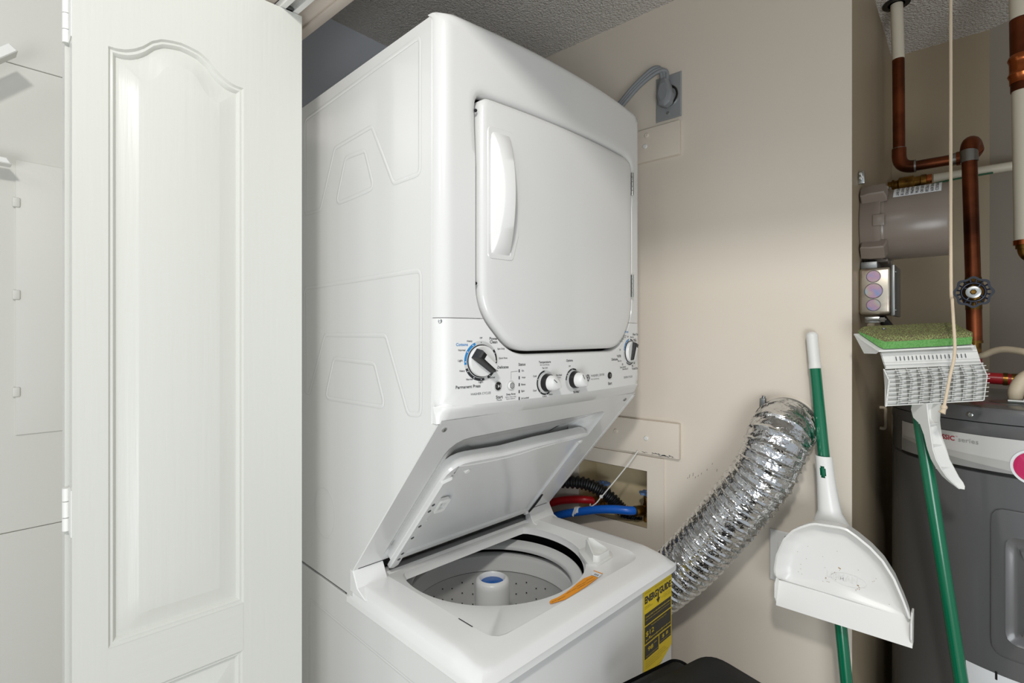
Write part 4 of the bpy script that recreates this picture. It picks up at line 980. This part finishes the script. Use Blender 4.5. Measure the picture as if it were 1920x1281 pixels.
# curved lever, a ribbed channel
st = [(140, 320, 535, 120), (122, 332, 522, 230), (150, 342, 516, 330), (235, 355, 522, 400), (285, 372, 540, 530), (325, 398, 600, 700), (370, 440, 640, 830), (430, 500, 700, 940), (515, 575, 752, 1050), (590, 640, 795, 1115), (660, 690, 800, 1160), (715, 730, 785, 1195)]
ox, oy, sc = 1690, 740, 6.743; loops = []; DF = .948
for xl, xm, xr, y in st:
    xl, xm, xr, y = ox+xl/sc, ox+xm/sc, ox+xr/sc, oy+y/sc
    Db = DF*(xm-960)/(xl-960); fl_ = DF+(Db-DF)*.75
    lm, lr = (xm-960)/975*DF, (xr-960)/975*DF; z = HC+(628-y)/975*DF
    P_ = lambda l, D: RT*l+FWD*D+V((0, 0, z))
    loops.append([P_(lm, Db), P_(lm, DF+.0005), P_(lm+.0012, DF), P_(lm+.0024, DF+.0005), P_(lm+.0028, fl_), P_(lr-.0012, fl_-.004), P_(lr-.0005, min(fl_-.005, DF+.004)), P_(lr, min(fl_-.004, DF+.005)), P_(lr, Db)])
loft(bm := B(), loops, True, True); 
for y_ in (385, 660, 945):
    i = max(k for k in range(len(st)) if st[k][3] <= y_); a, b = st[i], st[i+1]; t = (y_-a[3])/(b[3]-a[3])
    xm, xr = [(a[k]+(b[k]-a[k])*t)/sc+ox for k in (1, 2)]; y = oy+y_/sc
    xl = (a[0]+(b[0]-a[0])*t)/sc+ox; Db = DF*(xm-960)/(xl-960)
    l0, l1 = (xm-960)/975*DF, (xr-960)/975*DF; z = HC+(628-y)/975*DF
    q_ = [RT*l0+FWD*(DF+.004)+V((0, 0, z)), RT*(l1-.002)+FWD*(DF+.007)+V((0, 0, z+.001)), RT*(l1-.002)+FWD*Db+V((0, 0, z-.002)), RT*l0+FWD*Db+V((0, 0, z-.002))]
    loft(bm, [q_, [p+V((0, 0, .0012)) for p in q_]], True, True)
mk('lever', bm, plastic_rough, mo, 35)

# ================================================================== PULL CORD
cd = empty('pull_cord', (1.21, .03, ZC), 'cream cotton pull cord hanging with a knotted end', 'cord')
cp = smoothpath([(1.2422, .0307, ZC), (1.2425, .0302, 2.0), (1.2428, .030, 1.535), (1.215, .0275, 1.470), (1.194, .0256, 1.437), (1.180, .0235, 1.3808), (1.1665, .030, 1.335), (1.1655, .0372, 1.286)], 14)
bm = B(); n_ = len(cp); tube(bm, cp, [.0024*(1+.06*(k % 2)) for k in range(n_)], 9); mk('cord', bm, rope, cd)
e = cp[-1]; bm = B(); lathe(bm, [(.002, .004), (.0046, .001), (.005, -.002), (.003, -.005)], e, (0, 0, 1), 12); tube(bm, [e+V((0, 0, -.004)), e+V((-.002, .003, -.011))], [.0032, .0055], 9); mk('knot', bm, rope, cd)

# ================================================================== WATER HEATER
HCN, HR = V((1.6, -.10, 0)), .25
def cy(phi, z, o=0.): a = radians(phi); return HCN+V(((HR+o)*cos(a), (HR+o)*sin(a), z))
wh = empty('water_heater', HCN, 'dark grey water heater tank with silver band in the recess', 'water heater')
bm = B(); lathe(bm, [(.001, .03), (HR-.004, .03), (HR, .034), (HR, 1.140), (HR-.004, 1.1425), (HR-.004, 1.146)], HCN, n=120, cap=False); mk('tank', bm, heaterm, wh)
bm = B(); lathe(bm, [(HR-.004, 1.142), (HR-.001, 1.1465), (HR-.001, 1.2145), (HR+.0005, 1.2165), (HR+.0005, 1.238), (HR-.003, 1.2395)], HCN, n=120, cap=False); mk('collar', bm, heaterm, wh)
bm = B(); lathe(bm, [(HR-.002, 1.240), (HR+.003, 1.2405), (HR+.003, 1.262), (HR, 1.2685), (HR-.008, 1.271), (.18, 1.2735), (.001, 1.276)], HCN, n=120, cap=False); mk('top_lid', bm, heaterm, wh)
for zz in (.012,): 
    for k in range(3):
        bm = B(); a = 2*pi*k/3; cyl(bm, HCN+V((.2*cos(a), .2*sin(a), 0)), HCN+V((.2*cos(a), .2*sin(a), .032)), .015); mk('foot', bm, blackmat, wh)
def patch(name, p0, p1, z0, z1, o, m, parent, n=24, zf=None):
    bm = B(); ph = [p0+(p1-p0)*k/n for k in range(n+1)]
    loft(bm, [[cy(p, z0 if zf is None else zf(p)[0], o) for p in ph], [cy(p, z1 if zf is None else zf(p)[1], o) for p in ph]], closed=False); return mk(name, bm, m, parent)
bd = patch('silver_band', 118, 235, 1.148, 1.2135, .0004, bandm, wh, 60)
patch('band_stripe', 118, 235, 1.148, 1.19, .0008, band3, bd, 60, lambda p: (1.148, 1.175+.0006*(p-150)*-.4))
patch('band_stripe', 118, 235, 1.148, 1.16, .0012, band2, bd, 60, lambda p: (1.148, max(1.150, 1.164-.00045*(p-146))))
patch('band_edge', 118, 235, 1.143, 1.1478, .0008, black, bd, 60)
bm = B(); g = lambda o: (lambda p, z: cy(p, z, o)); put_text(bm, 'CLASSIC', 138.3, 149.5, 1.2, g(.0016), h=.0098, bold=.02); put_text(bm, 'TM', 149.9, 150.7, 1.2045, g(.0016), h=.002); tag(mk('lettering', bm, redink, bd, 0), 'dark red word on the band')
bm = B(); put_text(bm, 'series', 151.0, 158.6, 1.1995, g(.0016), h=.0085); mk('lettering', bm, band2, bd, 0)
bm = B(); screw(bm, cy(155.8, 1.2525, .003), cy(155.8, 0, 1)-HCN-V((0, 0, 0)), .0052, .003); mk('screw', bm, chrome, wh)
# embossed access cover
def cpatch(loop, offs, m, name, parent, smooth=50):
    bm = B(); rs = loft(bm, [[cy(x, z/1.0, o) for x, z in ([(p, zz) for p, zz in l])] for l, o in zip(loop, offs)]); bm.faces.new(rs[-1]); return mk(name, bm, m, parent, smooth)
K = 1/ (pi*HR/180)      # degrees per metre
def deg(l): return [(x*K+162.8, z) for x, z in l]
po = ccw(rpoly([(0, .80), (.15, .80), (.15, 1.081), (0, 1.081)], .024, 7)); pi_ = ccw(rpoly([(.022, .83), (.128, .83), (.128, 1.032), (.022, 1.032)], .02, 7))
bm = B(); NN = 96; cpn = (.075, .94)
seq = [(radial(po, cpn, NN), .0), (radial(inset(po, .001), cpn, NN), .004), (radial(inset(po, .005), cpn, NN), .0055), (radial(inset(pi_, -.004), cpn, NN), .0052), (radial(pi_, cpn, NN), .0065), (radial(inset(pi_, .010), cpn, NN), .0012), (radial(inset(pi_, .018), cpn, NN), .001), (radial(inset(pi_, .026), cpn, NN), .005), (radial(inset(pi_, .045), cpn, NN), .005)]
rs = loft(bm, [[cy(x*K+162.8, z, o) for x, z in l] for l, o in seq]); bm.faces.new(rs[-1]); mk('access_cover', bm, heaterm, wh, 35)
patch('rating_label', 153.8, 196, .42, .762, .0006, whitepaper, wh, 30)
bm = B(); box(bm, (-.001, -.0018, -.010), (.0015, .0018, .006), .0007, 1, Matrix.Translation(cy(164.6, .760, .0005)) @ Matrix.Rotation(radians(164.6-180), 4, 'Z')); tag(mk('marker_tick', bm, black, wh), 'dark tick on the label edge')
bm = B(); stc = (HR*radians(0), 1.160)
def stp(r, o): return [cy(176.6+r*cos(2*pi*k/40)*K, 1.166+r*sin(2*pi*k/40), o) for k in range(40)]
bm.faces.new([bm.verts.new(p) for p in stp(.0330, .0020)]); sk = mk('round_sticker', bm, whitepaper, wh, 0)
bm = B(); bm.faces.new([bm.verts.new(p) for p in stp(.0285, .0026)]); tag(mk('sticker_disc', bm, magenta, sk, 0), 'magenta disc')
bm = B(); put_text(bm, 'E', 174.0, 180.5, 1.166, g(.0032), h=.040); mk('lettering', bm, whitepaper, sk, 0)
# cable port on the lid
bm = B(); cpt = V((1.405, -.062, 1.271)); lathe(bm, [(.038, 0), (.038, .003), (.030, .0045), (.001, .0045)], cpt+V((.05, 0, 0)), n=32); mk('port_plate', bm, steel, wh)
cb = empty('heater_cable', (1.44, -.068, 1.275), 'cream flexible power cable entering the heater lid', 'cable')
bm = B(); tube(bm, smoothpath([(1.448, -.064, 1.276), (1.446, -.0655, 1.30), (1.452, -.080, 1.328), (1.478, -.106, 1.342), (1.525, -.135, 1.345)], 8), [.009+.004*max(0, sin(pi*k/20)) if k < 20 else .009 for k in range(33)], 14); mk('sheath', bm, creamcable, cb)
bm = B(); cyl(bm, (1.43, -.052, 1.2785), (1.43, -.095, 1.2785), .0035, n=8); box(bm, (1.428, -.077, 1.275), (1.462, -.073, 1.283), .001); lathe(bm, [(.006, 0), (.006, .005)], (1.43, -.078, 1.2785), (0, -1, 0), 6); mk('clamp', bm, steel, cb)
c2 = empty('conduit', (1.52, -.04, 1.375), 'cream flexible conduit arching from the red pipe', 'conduit')
bm = B(); tube(bm, smoothpath([(1.585, .0, 1.362), (1.5506, -.0158, 1.364), (1.53, -.032, 1.374), (1.5117, -.0472, 1.379), (1.49, -.065, 1.378), (1.465, -.085, 1.372), (1.43, -.12, 1.35)], 8), .0068, 12); mk('sheath', bm, creamcable, c2)
bm = B(); cyl(bm, (1.5595, -.0122, 1.3636), (1.5535, -.0147, 1.364), .0074, n=12); mk('end_ring', bm, black, c2)

# ================================================================== PIPES IN THE RECESS
def elbow(bm, a, c, b, r, n=16, rad=None):
    """quarter bend from a to b round corner c"""
    a, b, c = V(a), V(b), V(c); tube(bm, [a*(1-t)**2+c*2*t*(1-t)+b*t*t for t in [k/10 for k in range(11)]], r, n)
cw = empty('copper_riser', (1.66, .142, 1.84), 'old copper pipe with white painted top dropping to an elbow', 'pipe')
X_ = 1.66
bm = B(); cyl(bm, (X_, .1475, ZC+.02), (X_, .1435, 2.118), .0135); tag(mk('painted_length', bm, creampipe, cw), 'white painted upper length')
bm = B(); cyl(bm, (X_, .1435, 2.118), (X_, .142, 1.865), .0132); mk('pipe', bm, copper, cw)
bm = B(); cyl(bm, (X_, .142, 1.888), (X_, .142, 1.868), .0155); elbow(bm, (X_, .142, 1.872), (X_, .142, 1.837), (X_, .110, 1.837), .0155); mk('elbow', bm, copper, cw)
bm = B(); cyl(bm, (X_, .142, 1.8895), (X_, .142, 1.884), .0150); cyl(bm, (X_, .111, 1.837), (X_, .107, 1.837), .0158); cyl(bm, (X_, .042, 1.837), (X_, .022, 1.837), .0148); mk('solder_joint', bm, solder, cw)
bm = B(); cyl(bm, (X_, .108, 1.837), (X_, .016, 1.837), .0125); mk('cross_pipe', bm, copper, cw)
bm = B(); elbow(bm, (X_, .030, 1.837), (X_, -.002, 1.837), (X_-.02, -.004, 1.848), .0165); elbow(bm, (X_-.018, -.003, 1.846), (X_-.05, .004, 1.872), (X_-.055, .0065, 1.835), .0172); mk('return_bend', bm, copper, cw)
bm = B(); lathe(bm, [(.0185, 0), (.03, .004), (.03, 0)], (X_, .1475, ZC-.004), n=28); mk('ceiling_collar', bm, black, cw)
dn = empty('hot_water_drop', (1.60, 0, 1.27), 'copper drop pipe with navy valve wheel above the heater', 'pipe')
xt, xb = V((1.605, .0065, 1.838)), V((1.598, -.0005, 1.53))
bm = B(); cyl(bm, xt, xt+(xb-xt)*.09, .0164); mk('coupling', bm, solder, dn)
bm = B(); cyl(bm, xt+(xb-xt)*.08, xb, .0142); mk('pipe', bm, copper, dn)
bm = B(); cyl(bm, xb+V((0, 0, .012)), (1.598, -.0015, 1.468), .0150); lathe(bm, [(.0165, -.025), (.021, -.012), (.021, .012), (.0165, .025)], (1.598, -.001, 1.505), n=24); cyl(bm, (1.598, -.001, 1.505), (1.553, -.001, 1.505), .0095); vb = mk('valve_body', bm, brass, dn)
wc = V((1.556, -.0008, 1.5055)); bm = B(); NN = 64
def wr(k, r0, dr): a = 2*pi*k/NN; r = r0+dr*cos(8*a); return V((0, r*cos(a), r*sin(a)))
loft(bm, [[wc+wr(k, .0335, .0022)+V((-.004, 0, 0)) for k in range(NN)], [wc+wr(k, .0335, .0022)+V((.004, 0, 0)) for k in range(NN)], [wc+wr(k, .0285, .0020)+V((.004, 0, 0)) for k in range(NN)], [wc+wr(k, .0285, .0020)+V((-.004, 0, 0)) for k in range(NN)], [wc+wr(k, .0335, .0022)+V((-.004, 0, 0)) for k in range(NN)]])
tube(bm, [wc+wr(k, .0205, 0) for k in range(NN+1)], .0026, 8, False)
for k in range(16):
    a = 2*pi*(k+.5)/16; e_ = V((0, cos(a), sin(a))); cyl(bm, wc+e_*.020, wc+e_*.0305, .0020, n=6)
for k in range(4):
    a = 2*pi*k/4+.6; e_ = V((0, cos(a), sin(a))); cyl(bm, wc+e_*.004, wc+e_*.020, .0028, n=8)
mk('handwheel', bm, navy, dn, 50)
bm = B(); lathe(bm, [(.0135, .004), (.0135, .006), (.012, .0065), (.0065, .0065)], wc, (-1, 0, 0), 28); mk('wheel_plate', bm, chrome, vb)
bm = B(); lathe(bm, [(.006, .006), (.006, .010), (.0045, .0115), (.0001, .0115)], wc, (-1, 0, 0), 6); mk('wheel_nut', bm, brass, vb)
bm = B(); cyl(bm, (1.598, -.0015, 1.474), (1.598, -.0028, 1.396), .0142); mk('lower_pipe', bm, copper, dn)
bm = B(); cyl(bm, (1.598, -.0028, 1.397), (1.598, -.0028, 1.391), .0152); cyl(bm, (1.598, -.0028, 1.392), (1.598, -.003, 1.368), .0120); mk('adapter', bm, brass, dn)
bm = B(); cyl(bm, (1.598, -.003, 1.370), (1.598, -.004, 1.31), .0128); elbow(bm, (1.598, -.004, 1.32), (1.598, -.004, 1.3125), (1.596, -.016, 1.3125), .0128); cyl(bm, (1.596, -.014, 1.3125), (1.593, -.066, 1.311), .0128); mk('red_pipe', bm, redwrap, dn)
bm = B(); cyl(bm, (1.598, -.003, 1.3655), (1.598, -.003, 1.3555), .0138); cyl(bm, (1.598, -.004, 1.327), (1.598, -.004, 1.320), .0138); cyl(bm, (1.594, -.050, 1.3114), (1.594, -.058, 1.3112), .0140); mk('crimp_ring', bm, brass, dn)
bm = B(); cyl(bm, (1.593, -.064, 1.311), (1.592, -.085, 1.3106), .0135); cyl(bm, (1.592, -.080, 1.3106), (1.592, -.080, 1.268), .0115); mk('nipple', bm, brass, dn)
px = empty('cream_supply_pipe', (1.88, .05, 1.85), 'cream plastic supply pipe with brass fitting running along the recess', 'pipe')
bm = B(); cyl(bm, (1.88, .082, 1.8500), (1.88, -.112, 1.8505), .0118); mk('pipe', bm, creampipe, px)
bm = B(); cyl(bm, (1.88, .0965, 1.850), (1.88, .086, 1.850), .0132); mk('crimp_ring', bm, copperbright, px)
bm = B(); lathe(bm, [(.0115, 0), (.0115, .012), (.0155, .013), (.0155, .018), (.0125, .019), (.0125, .026), (.019, .030), (.0195, .062), (.0155, .066), (.0155, .078), (.0175, .080), (.0175, .092), (.012, .094), (.012, .10)], (1.88, .19, 1.848), (0, -1, .0), 28); mk('brass_fitting', bm, brass, px)
bm = B(); tube(bm, smoothpath([(1.875, .15, 1.825), (1.872, .09, 1.832), (1.87, .03, 1.8365), (1.87, -.04, 1.838)], 6), .0024, 8); mk('ground_wire', bm, greenwire, px)
rs_ = empty('cream_riser', (1.565, -.08, 1.58), 'thick cream pipe with copper press coupling beside the drop pipe', 'pipe')
ra, rb = V((1.562, -.0755, ZC)), V((1.5695, -.0835, 1.60))
rp = lambda z: ra+(rb-ra)*((ra.z-z)/(ra.z-rb.z))
bm = B(); cyl(bm, rp(ZC), rp(2.088), .0190); tag(mk('painted_length', bm, creampipe, rs_), 'white overpainted top end')
bm = B(); cyl(bm, rp(2.09), rp(1.935), .0190); mk('copper_sleeve', bm, copper, rs_)
bm = B(); zz = [2.013, 2.010, 2.004, 1.999, 1.996, 1.979, 1.975, 1.970, 1.965, 1.962, 1.952]; r_l = [.0192, .0212, .0232, .0212, .0204, .0204, .0212, .0234, .0214, .0204, .0204]
tube(bm, [rp(z) for z in zz], r_l, 28); mk('press_coupling', bm, copperbright, rs_)
bm = B(); cyl(bm, rp(1.954), rp(1.606), .0172); mk('pipe', bm, creampipe, rs_)
bm = B(); cyl(bm, rp(1.614), rp(1.604), .0184); mk('crimp_ring', bm, copperbright, rs_)
bm = B(); cyl(bm, rp(1.604), rp(1.596), .0150); elbow(bm, rp(1.598), rp(1.572), rp(1.574)+V((.0, -.03, 0)), .0125); mk('brass_elbow', bm, brass, rs_)

# ================================================================== GREY HOUSING AND JUNCTION BOX
CX_, CZ_ = 1.432, 1.655
gh = empty('round_housing', (CX_, YR, CZ_), 'grey-brown round equipment housing bolted to the recess wall', 'housing')
bm = B(); lathe(bm, [(.0, .040), (.0765, .040), (.0770, .044), (.0765, .148), (.0735, .1525), (.066, .1545), (.001, .156)][1:], (CX_, YR, CZ_), (0, -1, 0), 72, cap=False); bdy = mk('canister', bm, canm, gh)
bm = B(); lathe(bm, [(.081, .001), (.0825, .004), (.0825, .024), (.0835, .026), (.0835, .036), (.081, .0385), (.078, .0385), (.078, .043), (.0765, .045)], (CX_, YR, CZ_), (0, -1, 0), 72); mk('base_ring', bm, canm, gh)
for dg in (62, 138, 222, 302):
    a = radians(dg); M = Matrix.Translation((CX_, YR, CZ_)) @ Matrix.Rotation(a, 4, 'Y')
    bm = B(); prism(bm, [(.070, -.003), (.100, -.003), (.104, -.020), (.104, -.046), (.090, -.050), (.078, -.050)], lambda r, y: V((r, y, -.016)), lambda r, y: V((r, y, .016)), .0025); bm.transform(M); mk('lug', bm, canm, gh, 30)
for dg in (15, 100, 180, 262):
    a = radians(dg); M = Matrix.Translation((CX_, YR, CZ_)) @ Matrix.Rotation(a, 4, 'Y'); bm = B(); box(bm, (.080, -.047, -.012), (.0865, -.026, .012), .0015, 2, M); mk('clip', bm, canm, gh)
bm = B(); box(bm, (1.345, YR-.012, 1.738), (1.352, YR, 1.765), .001); cyl(bm, (1.344, YR-.006, 1.748), (1.336, YR-.006, 1.748), .003, n=8); cyl(bm, (1.344, YR-.006, 1.757), (1.336, YR-.006, 1.757), .003, n=8); mk('mounting_tab', bm, chrome, gh)
# paper notice wrapped on top of the canister
def canp(y, ang, o=0.): a = radians(ang); r = .0770+o; return V((CX_-r*cos(a), y, CZ_+r*sin(a)))   # ang 0 = towards the room, 90 = up
bm = B(); ys = (.128, .048); an = [39+58*k/14 for k in range(15)]
loft(bm, [[canp(y, a, .0004) for a in an] for y in ys], closed=False); st_ = mk('notice_label', bm, whitepaper, gh)
bm = B()
for k, s in enumerate(('THIS CONNECTION', 'BY TOWN ORDINANCE', 'DEVICE MUST BE', 'APPLIANCES ARE', 'AFTER A PERIOD', 'OR FOR USE WITH', 'RECEIPT OF NOTICE', 'FOR SERVICE CALL', 'COOPERATION')):
    yc = .1205-.0082*k; put_text(bm, s, 41.5, 93, 0, lambda t, w, yc=yc: canp(yc-w, t, .0009), h=.0050, bold=.012)
mk('lettering', bm, ink, st_, 0)
jb = empty('junction_box', (1.39, YR, 1.45), 'zinc junction box with rainbow stained knockouts on the recess wall', 'junction box')
bm = B(); box(bm, (1.352, .1285, 1.4535), (1.462, YR, 1.5545), .007, 3); mk('box', bm, zinc, jb, 40)
bm = B(); box(bm, (1.350, .1225, 1.4500), (1.464, .1290, 1.5580), .0015); mk('cover_plate', bm, steel, jb)
for zz, r in ((1.5355, .0125), (1.5045, .0160), (1.474, .0125)):
    bm = B(); lathe(bm, [(r, 0), (r, .0012), (r*.94, .0018), (.0001, .0018)], (1.3525, .160, zz), (-1, 0, 0), 28); kk = mk('knockout', bm, iris, jb, 15)
    bm = B(); lathe(bm, [(r*1.06, 0), (r*1.06, .0007), (r*.98, .0007)], (1.3525, .160, zz), (-1, 0, 0), 28, cap=False); mk('knockout_rim', bm, inkgrey, kk)
for zz in (1.543, 1.462):
    bm = B(); screw(bm, (1.358, .1222, zz), (0, -1, 0), .0032, .002); mk('screw', bm, steel, jb)
bm = B(); box(bm, (1.366, .150, 1.4355), (1.386, .178, 1.4500), .002); cyl(bm, (1.344, .172, 1.4425), (1.356, .138, 1.4425), .0022, n=8); cyl(bm, (1.352, .149, 1.4425), (1.355, .141, 1.4425), .0055, n=6); mk('cable_clamp', bm, chrome, jb)
bm = B(); tube(bm, [(1.376, .166, 1.448), (1.377, .169, 1.42), (1.378, .182, 1.405), (1.378, YR+.004, 1.40)], .0072, 10); mk('cable', bm, creamcable, jb)
bm = B(); box(bm, (1.37, .155, 1.552), (1.43, .186, 1.5705), .002); mk('mount_bracket', bm, steel, jb)
bc = empty('black_conduit', (1.45, .15, 1.45), 'black conduit elbow angling down behind the junction box', 'conduit')
bm = B(); tube(bm, smoothpath([(1.452, .158, 1.452), (1.462, .150, 1.437), (1.50, .128, 1.40), (1.54, .105, 1.36), (1.56, .09, 1.335)], 6), .0098, 14); mk('elbow', bm, black, bc)
bf = empty('black_fitting', (1.6, .105, 1.39), 'small black threaded fitting behind the sponge', 'fitting')
bm = B(); lathe(bm, [(.009, 0), (.009, .1), (.014, .101), (.014, .112), (.0125, .114), (.0125, .133), (.010, .136), (.0001, .136)], (1.62, .095, 1.30), n=8); lathe(bm, [(.016, -.03), (.016, .01)], (1.62, .095, 1.30), n=16); mk('cap', bm, blackmat, bf)
wcl = empty('wall_clip', (1.72, YR, 1.19), 'tan wire clip on the recess wall by the heater', 'clip')
bm = B(); tube(bm, smoothpath([(1.70, YR, 1.215), (1.70, YR-.012, 1.213), (1.70, YR-.013, 1.19), (1.70, YR-.012, 1.162), (1.70, YR, 1.160)], 6), .004, 8); mk('loop', bm, creamcable, wcl)

# ================================================================== BIN
bn = empty('trash_bin', (.86, .24, 0), 'black lidded bin standing in front of the washer', 'bin')
RB = rpoly
def rect(x0, x1, y0, y1, r): return ccw(rpoly([(x0, y0), (x1, y0), (x1, y1), (x0, y1)], r, 6))
RBN = Matrix.Translation((.985, .366, 0)) @ Matrix.Rotation(radians(-16), 4, 'Z') @ Matrix.Translation((-.985, -.366, 0))
bm = B(); loft(bm, [[V((x, y, 0)) for x, y in rect(.76, .955, .14, .345, .04)], [V((x, y, .77)) for x, y in rect(.735, .98, .115, .37, .04)]], True, True); mk('body', bm, binblack, bn, frame=RBN)
bm = B()
lr = [(rect(.728, .990, .108, .378, .045), .771), (rect(.726, .992, .106, .380, .045), .791), (rect(.728, .990, .108, .378, .045), .803), (rect(.740, .978, .120, .368, .04), .813), (rect(.80, .92, .18, .31, .03), .817)]
loft(bm, [[V((x, y, z)) for x, y in l] for l, z in lr], True, True); mk('lid', bm, binblack, bn, 50, frame=RBN)
bm = B(); box(bm, (.765, .34, .765), (.950, .424, .789), .020, 6); mk('hinge_cover', bm, binblack, bn, 60, frame=RBN)
# faint scuffs on the main wall and the raised mark on the dustpan
bm = B()
for y, z in ((.530, 1.060), (.521, 1.066), (.515, 1.058), (.508, 1.063), (.50, 1.07), (.486, 1.082), (.473, 1.098), (.462, 1.086), (.535, 1.052)):
    l_ = random.uniform(.003, .009); flat(bm, [(y, z), (y+.001, z), (y+.002, z-l_), (y+.0012, z-l_)], lambda y, z: wx(y, z, .0005))
mk('scuff_marks', bm, inkgrey, wall_right, 0)
bm = B(); fd = lambda o: (lambda x, z: V((panx(z)+.0115-o, .216-x, z)))
put_text(bm, 'LIBMAN', .0, .052, .937, fd(.0009), h=.012, bold=.02); loft(bm, [[fd(.0009)(*p) for p in ell(.036, .935, rx, ry, 40)] + [fd(.0009)(*ell(.036, .935, rx, ry, 40)[0])] for rx, ry in ((.030, .0125), (.0288, .0115))], closed=False)
tag(mk('raised_mark', bm, dirtyplastic, dpn, 0), 'raised oval mark on the pan floor')
